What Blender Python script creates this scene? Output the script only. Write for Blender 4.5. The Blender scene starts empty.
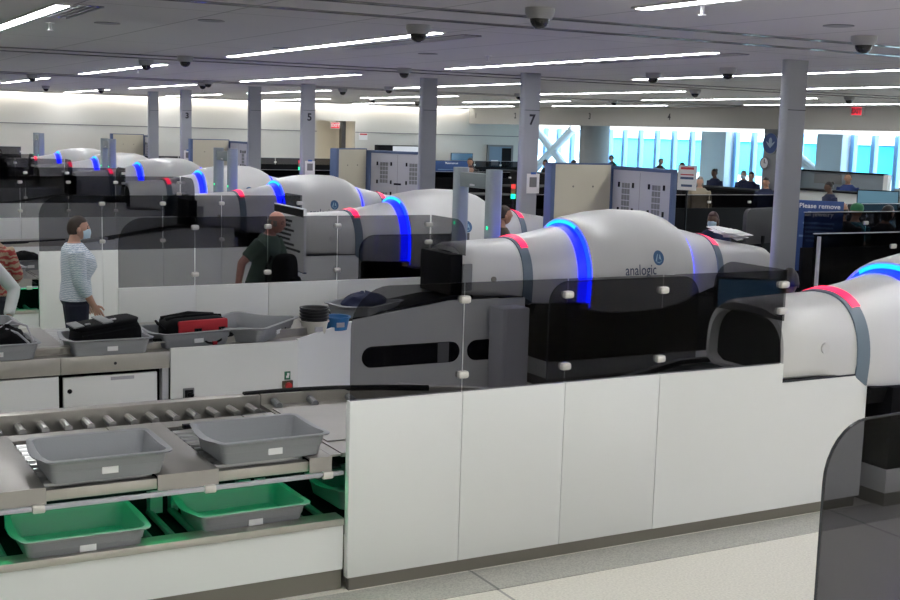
import bpy, bmesh, math, random
from mathutils import Vector, Matrix
random.seed(7)
SC = bpy.context.scene
COL = SC.collection
PI = math.pi

# ------------------------------------------------------------------ materials
MATS = {}
def mat(name, color, rough=.5, metal=0., emit=None, es=1., noise=None, bump=None, coat=0., spec=.5):
    if name in MATS: return MATS[name]
    m = bpy.data.materials.new(name); m.use_nodes = True
    nt = m.node_tree; b = nt.nodes['Principled BSDF']
    b.inputs['Base Color'].default_value = (*color, 1)
    b.inputs['Roughness'].default_value = rough
    b.inputs['Metallic'].default_value = metal
    b.inputs['Specular IOR Level'].default_value = spec
    if coat: b.inputs['Coat Weight'].default_value = coat
    if emit:
        b.inputs['Emission Color'].default_value = (*emit, 1); b.inputs['Emission Strength'].default_value = es
    if noise:                                            # (scale, second colour, sharpness)
        tc = nt.nodes.new('ShaderNodeTexCoord'); n = nt.nodes.new('ShaderNodeTexNoise')
        n.inputs['Scale'].default_value = noise[0]; n.inputs['Detail'].default_value = 5
        r = nt.nodes.new('ShaderNodeValToRGB')
        r.color_ramp.elements[0].position = .5 - noise[2]; r.color_ramp.elements[1].position = .5 + noise[2]
        r.color_ramp.elements[0].color = (*color, 1); r.color_ramp.elements[1].color = (*noise[1], 1)
        nt.links.new(tc.outputs['Object'], n.inputs['Vector']); nt.links.new(n.outputs['Fac'], r.inputs['Fac'])
        nt.links.new(r.outputs['Color'], b.inputs['Base Color'])
    if bump:
        tc = nt.nodes.new('ShaderNodeTexCoord'); n = nt.nodes.new('ShaderNodeTexNoise'); n.inputs['Scale'].default_value = bump[0]
        bp = nt.nodes.new('ShaderNodeBump'); bp.inputs['Strength'].default_value = bump[1]; bp.inputs['Distance'].default_value = .01
        nt.links.new(tc.outputs['Object'], n.inputs['Vector']); nt.links.new(n.outputs['Fac'], bp.inputs['Height'])
        nt.links.new(bp.outputs['Normal'], b.inputs['Normal'])
    MATS[name] = m
    return m
def glassmat(name, tint, gloss=.05, rough=.02):
    m = bpy.data.materials.new(name); m.use_nodes = True; nt = m.node_tree; nt.nodes.clear()
    o = nt.nodes.new('ShaderNodeOutputMaterial'); t = nt.nodes.new('ShaderNodeBsdfTransparent')
    g = nt.nodes.new('ShaderNodeBsdfGlossy'); mx = nt.nodes.new('ShaderNodeMixShader')
    lw = nt.nodes.new('ShaderNodeLayerWeight'); lw.inputs['Blend'].default_value = .5
    pw = nt.nodes.new('ShaderNodeMath'); pw.operation = 'POWER'; pw.inputs[1].default_value = 4
    fr = nt.nodes.new('ShaderNodeMath'); fr.operation = 'MULTIPLY_ADD'; fr.inputs[1].default_value = .4; fr.inputs[2].default_value = gloss*.07
    nt.links.new(lw.outputs['Facing'], pw.inputs[0]); nt.links.new(pw.outputs[0], fr.inputs[0])
    t.inputs['Color'].default_value = (*tint, 1); g.inputs['Roughness'].default_value = rough
    nt.links.new(fr.outputs[0], mx.inputs['Fac'])
    nt.links.new(t.outputs[0], mx.inputs[1]); nt.links.new(g.outputs[0], mx.inputs[2]); nt.links.new(mx.outputs[0], o.inputs[0])
    MATS[name] = m
    return m
WHITE = mat('white_laminate', (.84, .85, .83), .38)
SHELL = mat('scanner_shell', (.63, .625, .61), .3)
STEEL = mat('brushed_steel', (.46, .44, .40), .36, .85, noise=(9, (.52, .50, .46), .3))
STEELD = mat('steel_plate', (.36, .345, .32), .42, .7, noise=(3, (.43, .41, .385), .35))
CHROME = mat('roller_chrome', (.50, .50, .50), .32, 1.)
KICK = mat('kick_plate', (.24, .225, .195), .42, .55)
BLACK = mat('black_plastic', (.004, .004, .005), .55, spec=.07)
DARK = mat('dark_enamel', (.009, .009, .011), .55, spec=.09)
RUBBER = mat('black_belt', (.006, .006, .007), .6, spec=.2)
GREYB = mat('grey_bin_plastic', (.27, .28, .295), .5, bump=(160, .08))
BLUEGREY = mat('blue_grey_band', (.13, .175, .225), .4)
COLM = mat('column_paint', (.36, .375, .41), .4)
CEIL = mat('ceiling_white', (.6, .59, .59), .8)
BEIGE = mat('beige_panel', (.56, .52, .40), .5)
LGREY = mat('light_grey_metal', (.46, .46, .50), .5)
BLUEEDGE = mat('blue_edge', (.075, .115, .22), .5)
WTMDM = mat('detector_grey', (.27, .31, .34), .45)
MGREY = mat('mid_grey', (.2, .205, .21), .5)
PAPER = mat('paper', (.85, .85, .85), .7)
INK = mat('ink', (.02, .02, .03), .6)
SMOKE = glassmat('smoked_glass', (.56, .56, .57))
SMOKED = glassmat('smoked_glass_dark', (.40, .40, .42))
CLEAR = glassmat('window_glass', (.80, .93, 1.))
CLIP = mat('clip_metal', (.7, .68, .64), .3, .6)
LED = mat('lamp_diffuser', (.9, .9, .9), .5, emit=(.97, .985, 1.), es=17)
COVE = mat('cove_lamp', (.9, .9, .9), .5, emit=(1., .94, .84), es=10)
BLUE = mat('blue_led', (.01, .01, .1), .4, emit=(.001, .008, 1.), es=7.5)
BLUEB = mat('blue_glow_band', (.01, .01, .1), .4, emit=(.001, .004, 1.), es=3.2)
CYAN = mat('cyan_led', (.01, .1, .2), .4, emit=(.0, .33, 1.), es=1.6)
RED = mat('red_led', (.2, .01, .02), .4, emit=(1., .012, .07), es=1.5)
GREEN = mat('green_led', (.01, .2, .08), .4, emit=(.0, 1., .32), es=5)
GREENDOT = mat('green_dot', (.01, .2, .08), .4, emit=(.0, 1., .42), es=1.5)
EXITR = mat('exit_red', (.3, .01, .02), .4, emit=(1., .03, .06), es=.55)

# ------------------------------------------------------------------ mesh builder
class MB:
    def __init__(s): s.v = []; s.f = []
    def add(s, v, f, M=None):
        o = len(s.v)
        s.v += [tuple(M @ Vector(p)) for p in v] if M else [tuple(p) for p in v]
        s.f += [tuple(i + o for i in q) for q in f]
        return s
    def box(s, x0, x1, y0, y1, z0, z1, bev=0, M=None, seg=2):
        x0, x1 = min(x0, x1), max(x0, x1); y0, y1 = min(y0, y1), max(y0, y1); z0, z1 = min(z0, z1), max(z0, z1)
        v = [(x0,y0,z0),(x1,y0,z0),(x1,y1,z0),(x0,y1,z0),(x0,y0,z1),(x1,y0,z1),(x1,y1,z1),(x0,y1,z1)]
        f = [(0,3,2,1),(4,5,6,7),(0,1,5,4),(1,2,6,5),(2,3,7,6),(3,0,4,7)]
        if not bev: return s.add(v, f, M)
        bm = bmesh.new(); bv = [bm.verts.new(p) for p in v]; [bm.faces.new([bv[i] for i in q]) for q in f]
        bmesh.ops.bevel(bm, geom=bm.edges[:], offset=bev, segments=seg, affect='EDGES', profile=.5)
        return s.bm(bm, M)
    def bm(s, bm, M=None):
        bm.verts.index_update()
        s.add([p.co[:] for p in bm.verts], [[p.index for p in q.verts] for q in bm.faces], M); bm.free(); return s
    def loft(s, rings, cap0=True, cap1=True, closed=True, M=None):
        n = len(rings[0]); v = [p for r in rings for p in r]; f = []
        for i in range(len(rings) - 1):
            for j in range(n if closed else n - 1):
                k = (j + 1) % n
                f.append((i*n+j, i*n+k, (i+1)*n+k, (i+1)*n+j))
        if cap0: f.append(tuple(range(n))[::-1])
        if cap1: f.append(tuple((len(rings)-1)*n + j for j in range(n)))
        return s.add(v, f, M)
    def cyl(s, p, q, r, n=12, r2=None, M=None):
        p, q = Vector(p), Vector(q); d = (q - p).normalized()
        a = d.orthogonal().normalized(); b = d.cross(a); r2 = r if r2 is None else r2
        R = lambda c, rr: [c + rr*(math.cos(2*PI*i/n)*a + math.sin(2*PI*i/n)*b) for i in range(n)]
        return s.loft([R(p, r), R(q, r2)], M=M)
    def tube(s, pts, r, n=8, M=None):
        pts = [Vector(p) for p in pts]; rings = []; a = None
        for i, p in enumerate(pts):
            d = (pts[min(i+1, len(pts)-1)] - pts[max(i-1, 0)]).normalized()
            a = d.orthogonal().normalized() if a is None else (a - d*a.dot(d)).normalized()
            b = d.cross(a); rr = r[i] if isinstance(r, (list, tuple)) else r
            rings.append([p + rr*(math.cos(2*PI*j/n)*a + math.sin(2*PI*j/n)*b) for j in range(n)])
        return s.loft(rings, M=M)
    def prism(s, poly, axis, a, b, M=None):              # polygon in the other two axes, extruded a..b along axis
        def P(p, t): return {'x': (t, p[0], p[1]), 'y': (p[0], t, p[1]), 'z': (p[0], p[1], t)}[axis]
        return s.loft([[P(p, a) for p in poly], [P(p, b) for p in poly]], M=M)
    def ell(s, c, r, n=16, m=10, M=None):
        rings = []
        for i in range(m + 1):
            t = PI*i/m; t = min(max(t, .02), PI - .02)
            rings.append([(c[0]+r[0]*math.sin(t)*math.cos(2*PI*j/n), c[1]+r[1]*math.sin(t)*math.sin(2*PI*j/n), c[2]-r[2]*math.cos(t)) for j in range(n)])
        return s.loft(rings, M=M)
    def build(s, name, m, parent=None, loc=None, smooth=35, kind=None):
        me = bpy.data.meshes.new(name)
        me.from_pydata([tuple(p) for p in s.v], [], s.f); me.validate()
        bm = bmesh.new(); bm.from_mesh(me); bmesh.ops.recalc_face_normals(bm, faces=bm.faces[:]); bm.to_mesh(me); bm.free()
        if smooth:
            me.polygons.foreach_set('use_smooth', [True]*len(me.polygons)); me.set_sharp_from_angle(angle=math.radians(smooth))
        if m: me.materials.append(m)
        o = bpy.data.objects.new(name, me); COL.objects.link(o)
        if parent: o.parent = parent
        if loc: o.location = loc
        if kind: o['kind'] = kind
        return o
def tag(o, label, cat, group=None, kind=None):
    o['label'] = label; o['category'] = cat
    if group: o['group'] = group
    if kind: o['kind'] = kind
    return o
def thing(name, label, cat, loc=(0, 0, 0), rz=0, group=None):
    o = bpy.data.objects.new(name, None); COL.objects.link(o); o.empty_display_size = .1
    o.location = loc; o.rotation_euler = (0, 0, rz)
    return tag(o, label, cat, group)
def copy_tree(o, parent=None):
    c = o.copy(); COL.objects.link(c)
    if parent: c.parent = parent
    for ch in list(o.children): copy_tree(ch, c)
    return c
def dup(o, loc, rz, label, group=None):
    c = copy_tree(o); c.location = loc
    if rz is not None: c.rotation_euler = (0, 0, rz)
    c['label'] = label
    if group: c['group'] = group
    return c
def struct(name, mb, m, smooth=35): return mb.build(name, m, kind='structure', smooth=smooth)
def rrect(hx, hy, r, n=5, cx=0, cy=0):
    out = []
    for (sx, sy, a0) in ((1, 1, 0), (-1, 1, 90), (-1, -1, 180), (1, -1, 270)):
        for i in range(n + 1):
            a = math.radians(a0 + 90*i/n)
            out.append((cx + sx*(hx - r) + r*math.cos(a), cy + sy*(hy - r) + r*math.sin(a)))
    return out
def text(s, size, bold=0., align='CENTER', res=3):         # returns (verts, faces) of flat lettering in x/y
    cu = bpy.data.curves.new('lettering', 'FONT'); cu.body = s; cu.size = size; cu.align_x = align; cu.align_y = 'CENTER'
    cu.offset = bold; cu.resolution_u = res
    o = bpy.data.objects.new('lettering', cu); COL.objects.link(o)
    dg = bpy.context.evaluated_depsgraph_get(); me = bpy.data.meshes.new_from_object(o.evaluated_get(dg))
    v = [p.co[:] for p in me.vertices]; f = [list(p.vertices) for p in me.polygons]
    bpy.data.objects.remove(o); bpy.data.curves.remove(cu); bpy.data.meshes.remove(me)
    return v, f
def letter(mb, s, size, org, ex, ey, bold=0., align='CENTER'):
    v, f = text(s, size, bold, align); org, ex, ey = Vector(org), Vector(ex), Vector(ey)
    mb.add([org + ex*p[0] + ey*p[1] for p in v], f); return mb
CAMV = (0.506588, 0.136922, -0.029038); EXPO = 0.75
# ------------------------------------------------------------------ the setting
ZC = 3.374
PAIR = 8.207                       # lanes come in mirrored pairs, this far apart
G1, G2 = 5.944, 10.906             # the glass planes of lane 1 and lane 2
def nodes(m): return m.node_tree.nodes, m.node_tree.links
def grid_mat(name, base, line, px, py, w, rough, speck=None, ox=0, oy=0, rot=False):
    m = mat(name, base, rough); N, L = nodes(m); b = N['Principled BSDF']
    tc = N.new('ShaderNodeTexCoord'); sp = N.new('ShaderNodeSeparateXYZ'); L.new(tc.outputs['Object'], sp.inputs[0])
    def line_mask(out, p, o):
        a = N.new('ShaderNodeMath'); a.operation = 'ADD'; a.inputs[1].default_value = o + 1000*p; L.new(out, a.inputs[0])
        d = N.new('ShaderNodeMath'); d.operation = 'MODULO'; d.inputs[1].default_value = p; L.new(a.outputs[0], d.inputs[0])
        c = N.new('ShaderNodeMath'); c.operation = 'LESS_THAN'; c.inputs[1].default_value = w; L.new(d.outputs[0], c.inputs[0]); return c
    mx = N.new('ShaderNodeMath'); mx.operation = 'MAXIMUM'
    L.new(line_mask(sp.outputs[0], px, ox).outputs[0], mx.inputs[0]); L.new(line_mask(sp.outputs[1], py, oy).outputs[0], mx.inputs[1])
    mix = N.new('ShaderNodeMix'); mix.data_type = 'RGBA'; mix.inputs[6].default_value = (*base, 1); mix.inputs[7].default_value = (*line, 1)
    L.new(mx.outputs[0], mix.inputs[0])
    if speck:
        n = N.new('ShaderNodeTexNoise'); n.inputs['Scale'].default_value = speck[0]; n.inputs['Detail'].default_value = 3
        r = N.new('ShaderNodeValToRGB'); r.color_ramp.elements[0].position = .36; r.color_ramp.elements[1].position = .62
        r.color_ramp.elements[0].color = (*speck[1], 1); r.color_ramp.elements[1].color = (*base, 1)
        L.new(tc.outputs['Object'], n.inputs['Vector']); L.new(n.outputs['Fac'], r.inputs['Fac']); L.new(r.outputs['Color'], mix.inputs[6])
    L.new(mix.outputs[2], b.inputs['Base Color'])
    return m
FLOORM = grid_mat('terrazzo_light', (.80, .77, .68), (.36, .35, .32), 2.88, 2.4, .018, .38, (70, (.68, .65, .57)), ox=-.60, oy=-1.0)
BANDM = grid_mat('terrazzo_grey', (.47, .46, .41), (.16, .16, .15), 2.88, 50, .018, .4, (90, (.33, .325, .29)), ox=-.60, oy=7)
CEILM = grid_mat('ceiling_panel', (.58, .57, .575), (.27, .27, .27), 1.045, 4.1, .016, .8, ox=-.95, oy=-.9)
struct('floor', MB().box(-9, 60, -9, 62, -.1, 0), FLOORM)
b = MB()
for g, s in ((G1, -1), (G2, 1), (G1 + PAIR, -1)): b.box(-6, 9.6, g, g + s*.31, 0, .004)
b.build('trim_1', BANDM, kind='structure')
struct('ceiling', MB().box(-9, 22.5, -9, 39.28, ZC, ZC + .12).box(22.5, 34, -9, 62, 3.5, 3.62).box(-9, 22.4, 39.28, 39.6, ZC + .16, ZC + .3), CEILM)
WALLM = mat('wall_paint', (.66, .65, .61), .6)
BWALL = mat('blueish_wall', (.60, .61, .60), .5)
struct('wall_right', MB().box(-9, 34, -9.2, -9, 0, 3.8), WALLM)
struct('wall_left', MB().box(-9.2, -9, -9, 39.6, 0, 3.8), WALLM)
# far wall, with the doorway at x 16.5..17.9
struct('wall_back', MB().box(-9, 16.5, 39.5, 39.7, 0, 3.8).box(17.95, 25.5, 39.5, 39.7, 0, 3.8).box(16.5, 17.95, 39.5, 39.7, 2.76, 3.8)
       .box(25.3, 25.5, 39.7, 61, 0, 3.6), WALLM)
struct('trim_2', MB().box(-9, 16.5, 39.47, 39.5, 2.375, 2.40).box(17.95, 25.5, 39.47, 39.5, 2.375, 2.40), MGREY)
struct('wall_corridor', MB().box(15.6, 19.2, 43.6, 43.8, 0, 3).box(15.6, 15.8, 39.7, 43.6, 0, 3).box(19.0, 19.2, 39.7, 43.6, 0, 3).box(15.6, 19.2, 39.7, 43.6, 3, 3.1), WALLM)
FASC = mat('fascia_paint', (.46, .45, .42), .6)
struct('wall_fascia', MB().box(22.5, 22.7, -9, 39.5, 2.815, 3.6), FASC)
struct('trim_3', MB().box(-9, 22.3, 39.26, 39.29, ZC - .05, ZC), CEIL)
tag(MB().box(-8.9, 22.3, 39.31, 39.34, ZC - .02, ZC + .06).build('cove_light', COVE), 'long cove lamp glowing along the top of the far back wall', 'light')
# window wall
FRAME = mat('mullion_blue', (.22, .45, .80), .4)
tag(MB().box(32.5, 32.8, 16, 60, 2.80, 3.0).build('window_head_lamp', mat('head_lamp', (.9, .9, .9), .5, emit=(1., .97, .95), es=.75)), 'long pale header along the top of the far windows, its brightness added as glow', 'light')  # window header; its emission stands in for daylight falling on it
struct('wall_front', MB().box(32.8, 33.2, 10, 61, 0, .55).box(32.8, 33.2, 10, 61, 3.02, 3.62).box(32.9, 33.1, -9, 10, 0, 3.6).box(25.5, 33.2, 60.8, 61, 0, 3.6), WALLM)
wy = [(27.0, 31.0, 3), (32.2, 34.75, 1), (34.85, 36.95, 1), (38.4, 45.2, 5), (47.0, 51.5, 3), (52, 56, 2), (22.5, 26.9, 2), (17, 22.4, 2)]
for i, (a, c, nm) in enumerate(wy):
    f = MB()
    f.box(32.9, 33.1, a, a + .16, .55, 2.8, .01).box(32.9, 33.1, c - .16, c, .55, 2.8, .01).box(32.9, 33.1, a, c, .55, .65)
    for k in range(1, nm + 1): yy = a + (c - a)*k/(nm + 1); f.box(32.9, 33.1, yy - .09, yy + .09, .6, 2.8, .01)
    w = MB().box(33.0, 33.02, a + .1, c - .1, .6, 2.8).build('window_%d' % (i + 1), CLEAR, kind='structure', smooth=0)
    f.build('window_frame', FRAME, w)
PIER = mat('pier_paint', (.50, .56, .62), .5)
b = MB()
for a, c in ((36.95, 38.4), (31.0, 32.2)): b.box(32.5, 33.1, a, c, 0, 3.02, .02)
struct('wall_piers', b, PIER)
br = MB()
for p, q in (((32.6, 47.5, .7), (32.6, 50.8, 2.8)), ((32.6, 50.8, .7), (32.6, 47.5, 2.8)), ((32.6, 32.2, 1.4), (32.6, 34.0, 2.45))):
    br.cyl(p, q, .19, 10)
br.build('trim_5', PIER, kind='structure')
# outside: buildings of pale stone and glass, sky
FAC = mat('facade', (.34, .62, .85), .5); N, L = nodes(FAC)
tc = N.new('ShaderNodeTexCoord'); bk = N.new('ShaderNodeTexBrick'); L.new(tc.outputs['Object'], bk.inputs['Vector'])
mp = N.new('ShaderNodeMapping'); mp.inputs['Rotation'].default_value = (PI/2, 0, PI/2); L.new(tc.outputs['Object'], mp.inputs['Vector']); L.new(mp.outputs[0], bk.inputs['Vector'])
bk.inputs['Scale'].default_value = .35; bk.inputs['Color1'].default_value = (.035, .20, .40, 1); bk.inputs['Color2'].default_value = (.02, .11, .28, 1)
bk.inputs['Mortar'].default_value = (.4, .45, .5, 1); bk.inputs['Mortar Size'].default_value = .04; bk.offset = 0
L.new(bk.outputs['Color'], N['Principled BSDF'].inputs['Base Color'])
FAC2 = mat('facade_pale', (.035, .30, .42), .5)
for (x0, x1, y0, y1, z1, m, lb) in ((62, 78, 62, 88, 2.35, FAC2, 'pale turquoise low building outside behind the middle windows'),
        (70, 90, 30, 58, 9.5, FAC, 'blue glass building outside behind the right windows'), (80, 95, 98, 130, 3.0, FAC, 'blue building outside seen past the crossed window braces')):
    t = thing('distant_building', lb, 'building', (x0, y0, -2))
    MB().box(0, x1 - x0, 0, y1 - y0, 0, z1 + 2, .2).build('facade', m, t)
    MB().box(-.4, x1 - x0, -.4, y1 - y0 + .4, z1 + 2, z1 + 2.6, .1).build('roof', WHITE, t)
struct('ground_outside', MB().box(60.2, 160, -40, 170, -.3, -.05), mat('apron', (.55, .55, .53), .8))
struct('ground_near', MB().box(34, 60, -40, 170, -.3, -.12), MATS['apron'])

# interior piers beyond the screening hall
t = thing('round_pillar', 'stout round grey pillar in front of the far windows', 'pillar', (24.6, 34.55, 0))
MB().cyl((0, 0, 0), (0, 0, 3.5), .50, 32).build('shaft', mat('pillar_paint', (.33, .35, .36), .5), t)
MB().cyl((0, 0, 0), (0, 0, .12), .53, 32).build('base_ring', KICK, t)
t = thing('square_pillar', 'grey pillar carrying a round blue seal and a clock', 'pillar', (22.75, 23.2, 0))
MB().box(0, .2, 0, 1.2, 0, 3.45, .02).build('shaft', mat('pillar_paint2', (.24, .25, .27), .5), t)
MB().box(-.01, .22, -.02, 1.22, 0, .12).build('base_ring', KICK, t)
t = thing('wall_seal', 'round dark blue government seal on the pillar above the clock', 'emblem', (22.74, 24.1, 2.45))
MB().cyl((-.03, 0, 0), (.0, 0, 0), .27, 32).build('disc', mat('seal_blue', (.02, .06, .22), .5), t)
e = MB(); e.ell((-.035, 0, .06), (.008, .06, .09)); e.prism([(-.16, .05), (0, -.02), (.16, .05), (.1, -.03), (0, -.12), (-.1, -.03)], 'x', -.04, -.03)
e.build('eagle_shape', mat('seal_pale', (.35, .45, .6), .5), t)
r = MB(); r.tube([(-.03, .27*math.cos(a*PI/16), .27*math.sin(a*PI/16)) for a in range(33)], .012); r.build('rim', mat('seal_rim', (.3, .33, .36), .4), t)
t = thing('wall_clock', 'round white wall clock with dark rim below the blue seal', 'clock', (22.74, 24.28, 1.94))
MB().cyl((-.03, 0, 0), (0, 0, 0), .15, 28).build('face', PAPER, t)
r = MB(); r.tube([(-.03, .15*math.cos(a*PI/16), .15*math.sin(a*PI/16)) for a in range(33)], .018); r.build('rim', MGREY, t)
MB().box(-.045, -.032, -.006, .006, 0, .1).box(-.045, -.032, -.07, 0, -.006, .006).build('hand', INK, t)

# ------------------------------------------------------------------ ceiling fittings
proto = None; n = 0
names_x = ['first', 'second', 'third', 'fourth', 'fifth', 'sixth', 'seventh']
XS = [1.92, 5.02, 8.07, 11.2, 14.5, 17.75, 20.85]
YS = [(1.2, 6.6), (9.42, 14.75), (17.65, 23.1), (26.1, 31.5), (34.3, 38.7)]
ordy = ['nearest', 'second', 'third', 'fourth', 'farthest']
for xi, X in enumerate([-1.2] + XS):
    for yi, (a, c) in enumerate([(-7.0, -1.6)] + YS):
        if xi == 0 and yi > 2: continue
        lb = 'white linear ceiling light strip, %s row from back wall, %s line from left' % (['sixth', 'fifth', 'fourth', 'third', 'second', 'first'][yi], (['outermost'] + names_x)[xi])
        if proto is None:
            proto = thing('linear_ceiling_light', lb, 'light', (X, (a + c)/2, ZC), 0, 'linear ceiling lights')
            MB().box(-.065, .065, -2.72, 2.72, -.012, 0).build('housing', CEIL, proto)
            MB().box(-.048, .048, -2.69, 2.69, -.016, -.012).build('diffuser', LED, proto)
        else: dup(proto, (X, (a + c)/2, ZC), 0, lb)
for k, X in enumerate((.36, 3.5, 6.5, 9.6, 12.8)):  # extra strips between the lamp lines, added for frontal fill light
    dup(proto, (X, -4.3, ZC), 0, 'unseen ceiling light strip added as frontal fill behind the viewer, %s of the short row' % ordy[k])
DIFF = mat('air_slot_metal', (.10, .105, .115), .12, 1.)
for i, Y in enumerate((7.66, 8.43, 15.62, 16.42, 23.9, 24.6)):
    t = thing('linear_air_diffuser', 'dark metal air slot across the ceiling, %s from the camera' % ['nearest', 'second', 'third', 'fourth', 'fifth', 'sixth'][i], 'air vent', (0, Y, ZC))
    MB().box(-3, 22.3, -.045, .045, -.006, 0).build('slot', DIFF, t)
    MB().box(-3, 22.3, -.055, -.045, -.009, 0).box(-3, 22.3, .045, .055, -.009, 0).build('flange', MGREY, t)
for i, (X, y0, y1) in enumerate(((2.05, 9.35, 10.6), (5.35, 9.5, 12.1), (8.35, 9.4, 13.0))):
    t = thing('ceiling_air_vent', 'narrow air grille beside a ceiling light, %s from the left' % ['first', 'second', 'third'][i], 'air vent', (X, y0, ZC))
    MB().box(-.02, .16, 0, y1 - y0, -.004, 0).build('backing', DIFF, t)
    s = MB()
    for k in range(4): s.box(-.02 + k*.055, -.004 + k*.055, 0, y1 - y0, -.012, -.004)
    s.build('slat', LGREY, t)
cams = [(4.61, 8.96, .95), (4.57, 7.11, .95), (7.6, 7.1, .95), (4.64, 15.4, 1), (4.55, 16.9, 1), (7.69, 15.34, 1), (10.3, 13.2, 1), (10.0, 11.4, 1),
        (3.6, 24.9, 1), (4.5, 24.9, 1), (7.6, 23.7, 1), (7.9, 25.0, 1), (10.9, 22.4, 1), (11.0, 24.9, 1), (6.3, 33, 1), (7.7, 33, 1), (14.2, 22.8, 1), (14.2, 17.0, 1), (14.6, 31, 1), (17.6, 24, 1), (17.4, 16.5, 1), (20.5, 21, 1), (20.6, 32, 1), (17, 33, 1)]
HOUS = mat('camera_housing', (.33, .33, .34), .5); DOME = mat('camera_dome', (.006, .006, .008), .12)
t0 = None
cl = ['left of the two over the nearest air slots', 'top centre, nearest the camera', 'top right near the rightmost column', 'over the two left columns, right one', 'over the two left columns, left one', 'just above column six from the left', 'first right of the numeral seven column', 'just left of the rightmost column']
for i, (x, y, s) in enumerate(cams):
    lb = 'black domed ceiling camera ' + (cl[i] if i < len(cl) else 'far back, %s from the viewer' % ['ninth', 'tenth', 'eleventh', 'twelfth', 'thirteenth', 'fourteenth', 'fifteenth', 'sixteenth', 'seventeenth', 'eighteenth', 'nineteenth', 'twentieth', 'twenty-first', 'twenty-second', 'twenty-third', 'twenty-fourth'][i - 8])
    if t0 is None:
        t0 = thing('dome_camera', lb, 'camera', (x, y, ZC), 0, 'ceiling dome cameras')
        MB().loft([[(r*math.cos(a*PI/12), r*math.sin(a*PI/12), z) for a in range(24)] for r, z in ((.100, 0), (.100, -.035), (.082, -.072))]).build('housing', HOUS, t0)
        MB().loft([[(r*math.cos(a*PI/12), r*math.sin(a*PI/12), z) for a in range(24)] for r, z in ((.066, -.072), (.064, -.09), (.05, -.117), (.028, -.132), (.004, -.137))]).build('dome', DOME, t0)
    else: dup(t0, (x, y, ZC), 0, lb)
for k, (x, y) in enumerate(((2.6, 10.9), (3.2, 9.9), (4.9, 12.7), (6.4, 12.2), (8.6, 12.6), (6.8, 6.6))):
    tag(MB().cyl((x, y, ZC - .006), (x, y, ZC), .11, 24).build('ceiling_speaker', MGREY), 'flat round ceiling speaker grille, %s from the left' % ['first', 'second', 'third', 'fourth', 'fifth', 'sixth'][k], 'speaker')

# columns
names_c = ['rightmost column in front of the windows', 'column with a black 7', 'column right of the doorway', 'column with a black 5', 'column left of the one marked 5', 'column with a black 3', 'leftmost column']
for i, (y, num) in enumerate(((9.67, ''), (14.8, '7'), (17.87, ''), (23.0, '5'), (26.08, ''), (31.2, '3'), (34.28, ''))):
    t = thing('steel_column', 'grey flat ' + names_c[i], 'column', (9.45, y, 0), 0, 'columns along the scanner exits')
    out = [(-.12, 0), (.12, 0), (.12, .11)] + [(-.12 - .05*math.sin(a*PI/8), .055 + .055*math.cos(a*PI/8)) for a in range(0, 9)]
    MB().prism([(p[0], p[1]) for p in out], 'z', 0, ZC).build('shaft', COLM, t, smooth=50)
    MB().box(-.125, .125, -.003, .0, 2.855, 2.862).build('joint', INK, t)
    if num:
        m = MB(); letter(m, num, .20, (0.0, -.004, 2.72), (1, 0, 0), (0, 0, 1), .006); m.build('numeral', INK, t, smooth=0)
for i, (y, z, x) in enumerate(((14.8, 1.83, 9.5), (23.0, 1.72, 9.47), (31.2, 1.7, 9.47))):
    t = thing('notice_sheet', 'white notice with dark picture on the column marked ' + ('seven', 'five', 'three')[i], 'notice', (x, y - .004, z))
    MB().box(-.105, .105, -.006, 0, -.14, .14).build('sheet', PAPER, t)
    MB().box(-.06, .06, -.008, -.006, -.05, .09).build('picture', MGREY, t)
    MB().box(-.04, .04, -.012, 0, .13, .16).build('clip', mat('blue_clip', (.05, .15, .5), .5), t)
# exit signs, lane numbers on the fascia, doorway furniture
for nm, org, ex, ex_l in (('left', (17.15, 39.44, 2.60), (1, 0, 0), 'red lit EXIT sign hanging above the doorway in the back wall'), ('right', (22.44, 21.0, 3.265), (0, -1, 0), 'red lit EXIT sign on the fascia at right')):
    t = thing('exit_sign', ex_l, 'sign', org)
    rot = 0 if nm == 'left' else -PI/2; t.rotation_euler = (0, 0, rot)
    MB().box(-.17, .17, -.03, .05, -.105, .105, .006).build('box', mat('sign_white', (.75, .75, .75), .5), t)
    MB().box(-.155, .155, -.034, -.03, -.09, .09).build('lit_panel', EXITR, t)
    m = MB(); letter(m, 'EXIT', .15, (0, -.037, 0), (1, 0, 0), (0, 0, 1), .008); m.build('lettering', PAPER if nm == 'left' else INK, t, smooth=0)
for s, y, wd in (('1', 39.0, 'one, far left'), ('2', 36.3, 'two, left of the tall column'), ('3', 31.9, 'three, above the round pillar'), ('4', 28.0, 'four, rightmost')):
    m = MB(); letter(m, s, .26, (22.49, y, 3.1), (0, -1, 0), (0, 0, 1), .006)
    tag(m.build('lane_numeral', INK, smooth=0), 'small black numeral %s, painted on the far fascia' % wd, 'numeral')
t = thing('picture_frame', 'dark framed picture in the corridor, right of the door frame', 'picture', (17.75, 43.56, 1.75))
MB().box(-.4, .4, -.03, .03, -.28, .28).build('frame', INK, t); MB().box(-.32, .32, -.04, -.03, -.2, .2).build('print', LGREY, t)
t = thing('picture_frame', 'dark framed picture in the corridor at its left', 'picture', (16.75, 43.56, 1.75))
MB().box(-.3, .3, -.03, .03, -.28, .28).build('frame', INK, t); MB().box(-.22, .22, -.04, -.03, -.2, .2).build('print', LGREY, t)
t = thing('corridor_light', 'ceiling light inside the far corridor behind the doorway', 'light', (17.2, 41.6, 2.985))
MB().box(-.6, .6, -.6, .6, -.03, 0).build('panel', mat('corridor_lamp', (.9, .9, .9), .5, emit=(1., .9, .75), es=5), t)
spr = None
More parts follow.
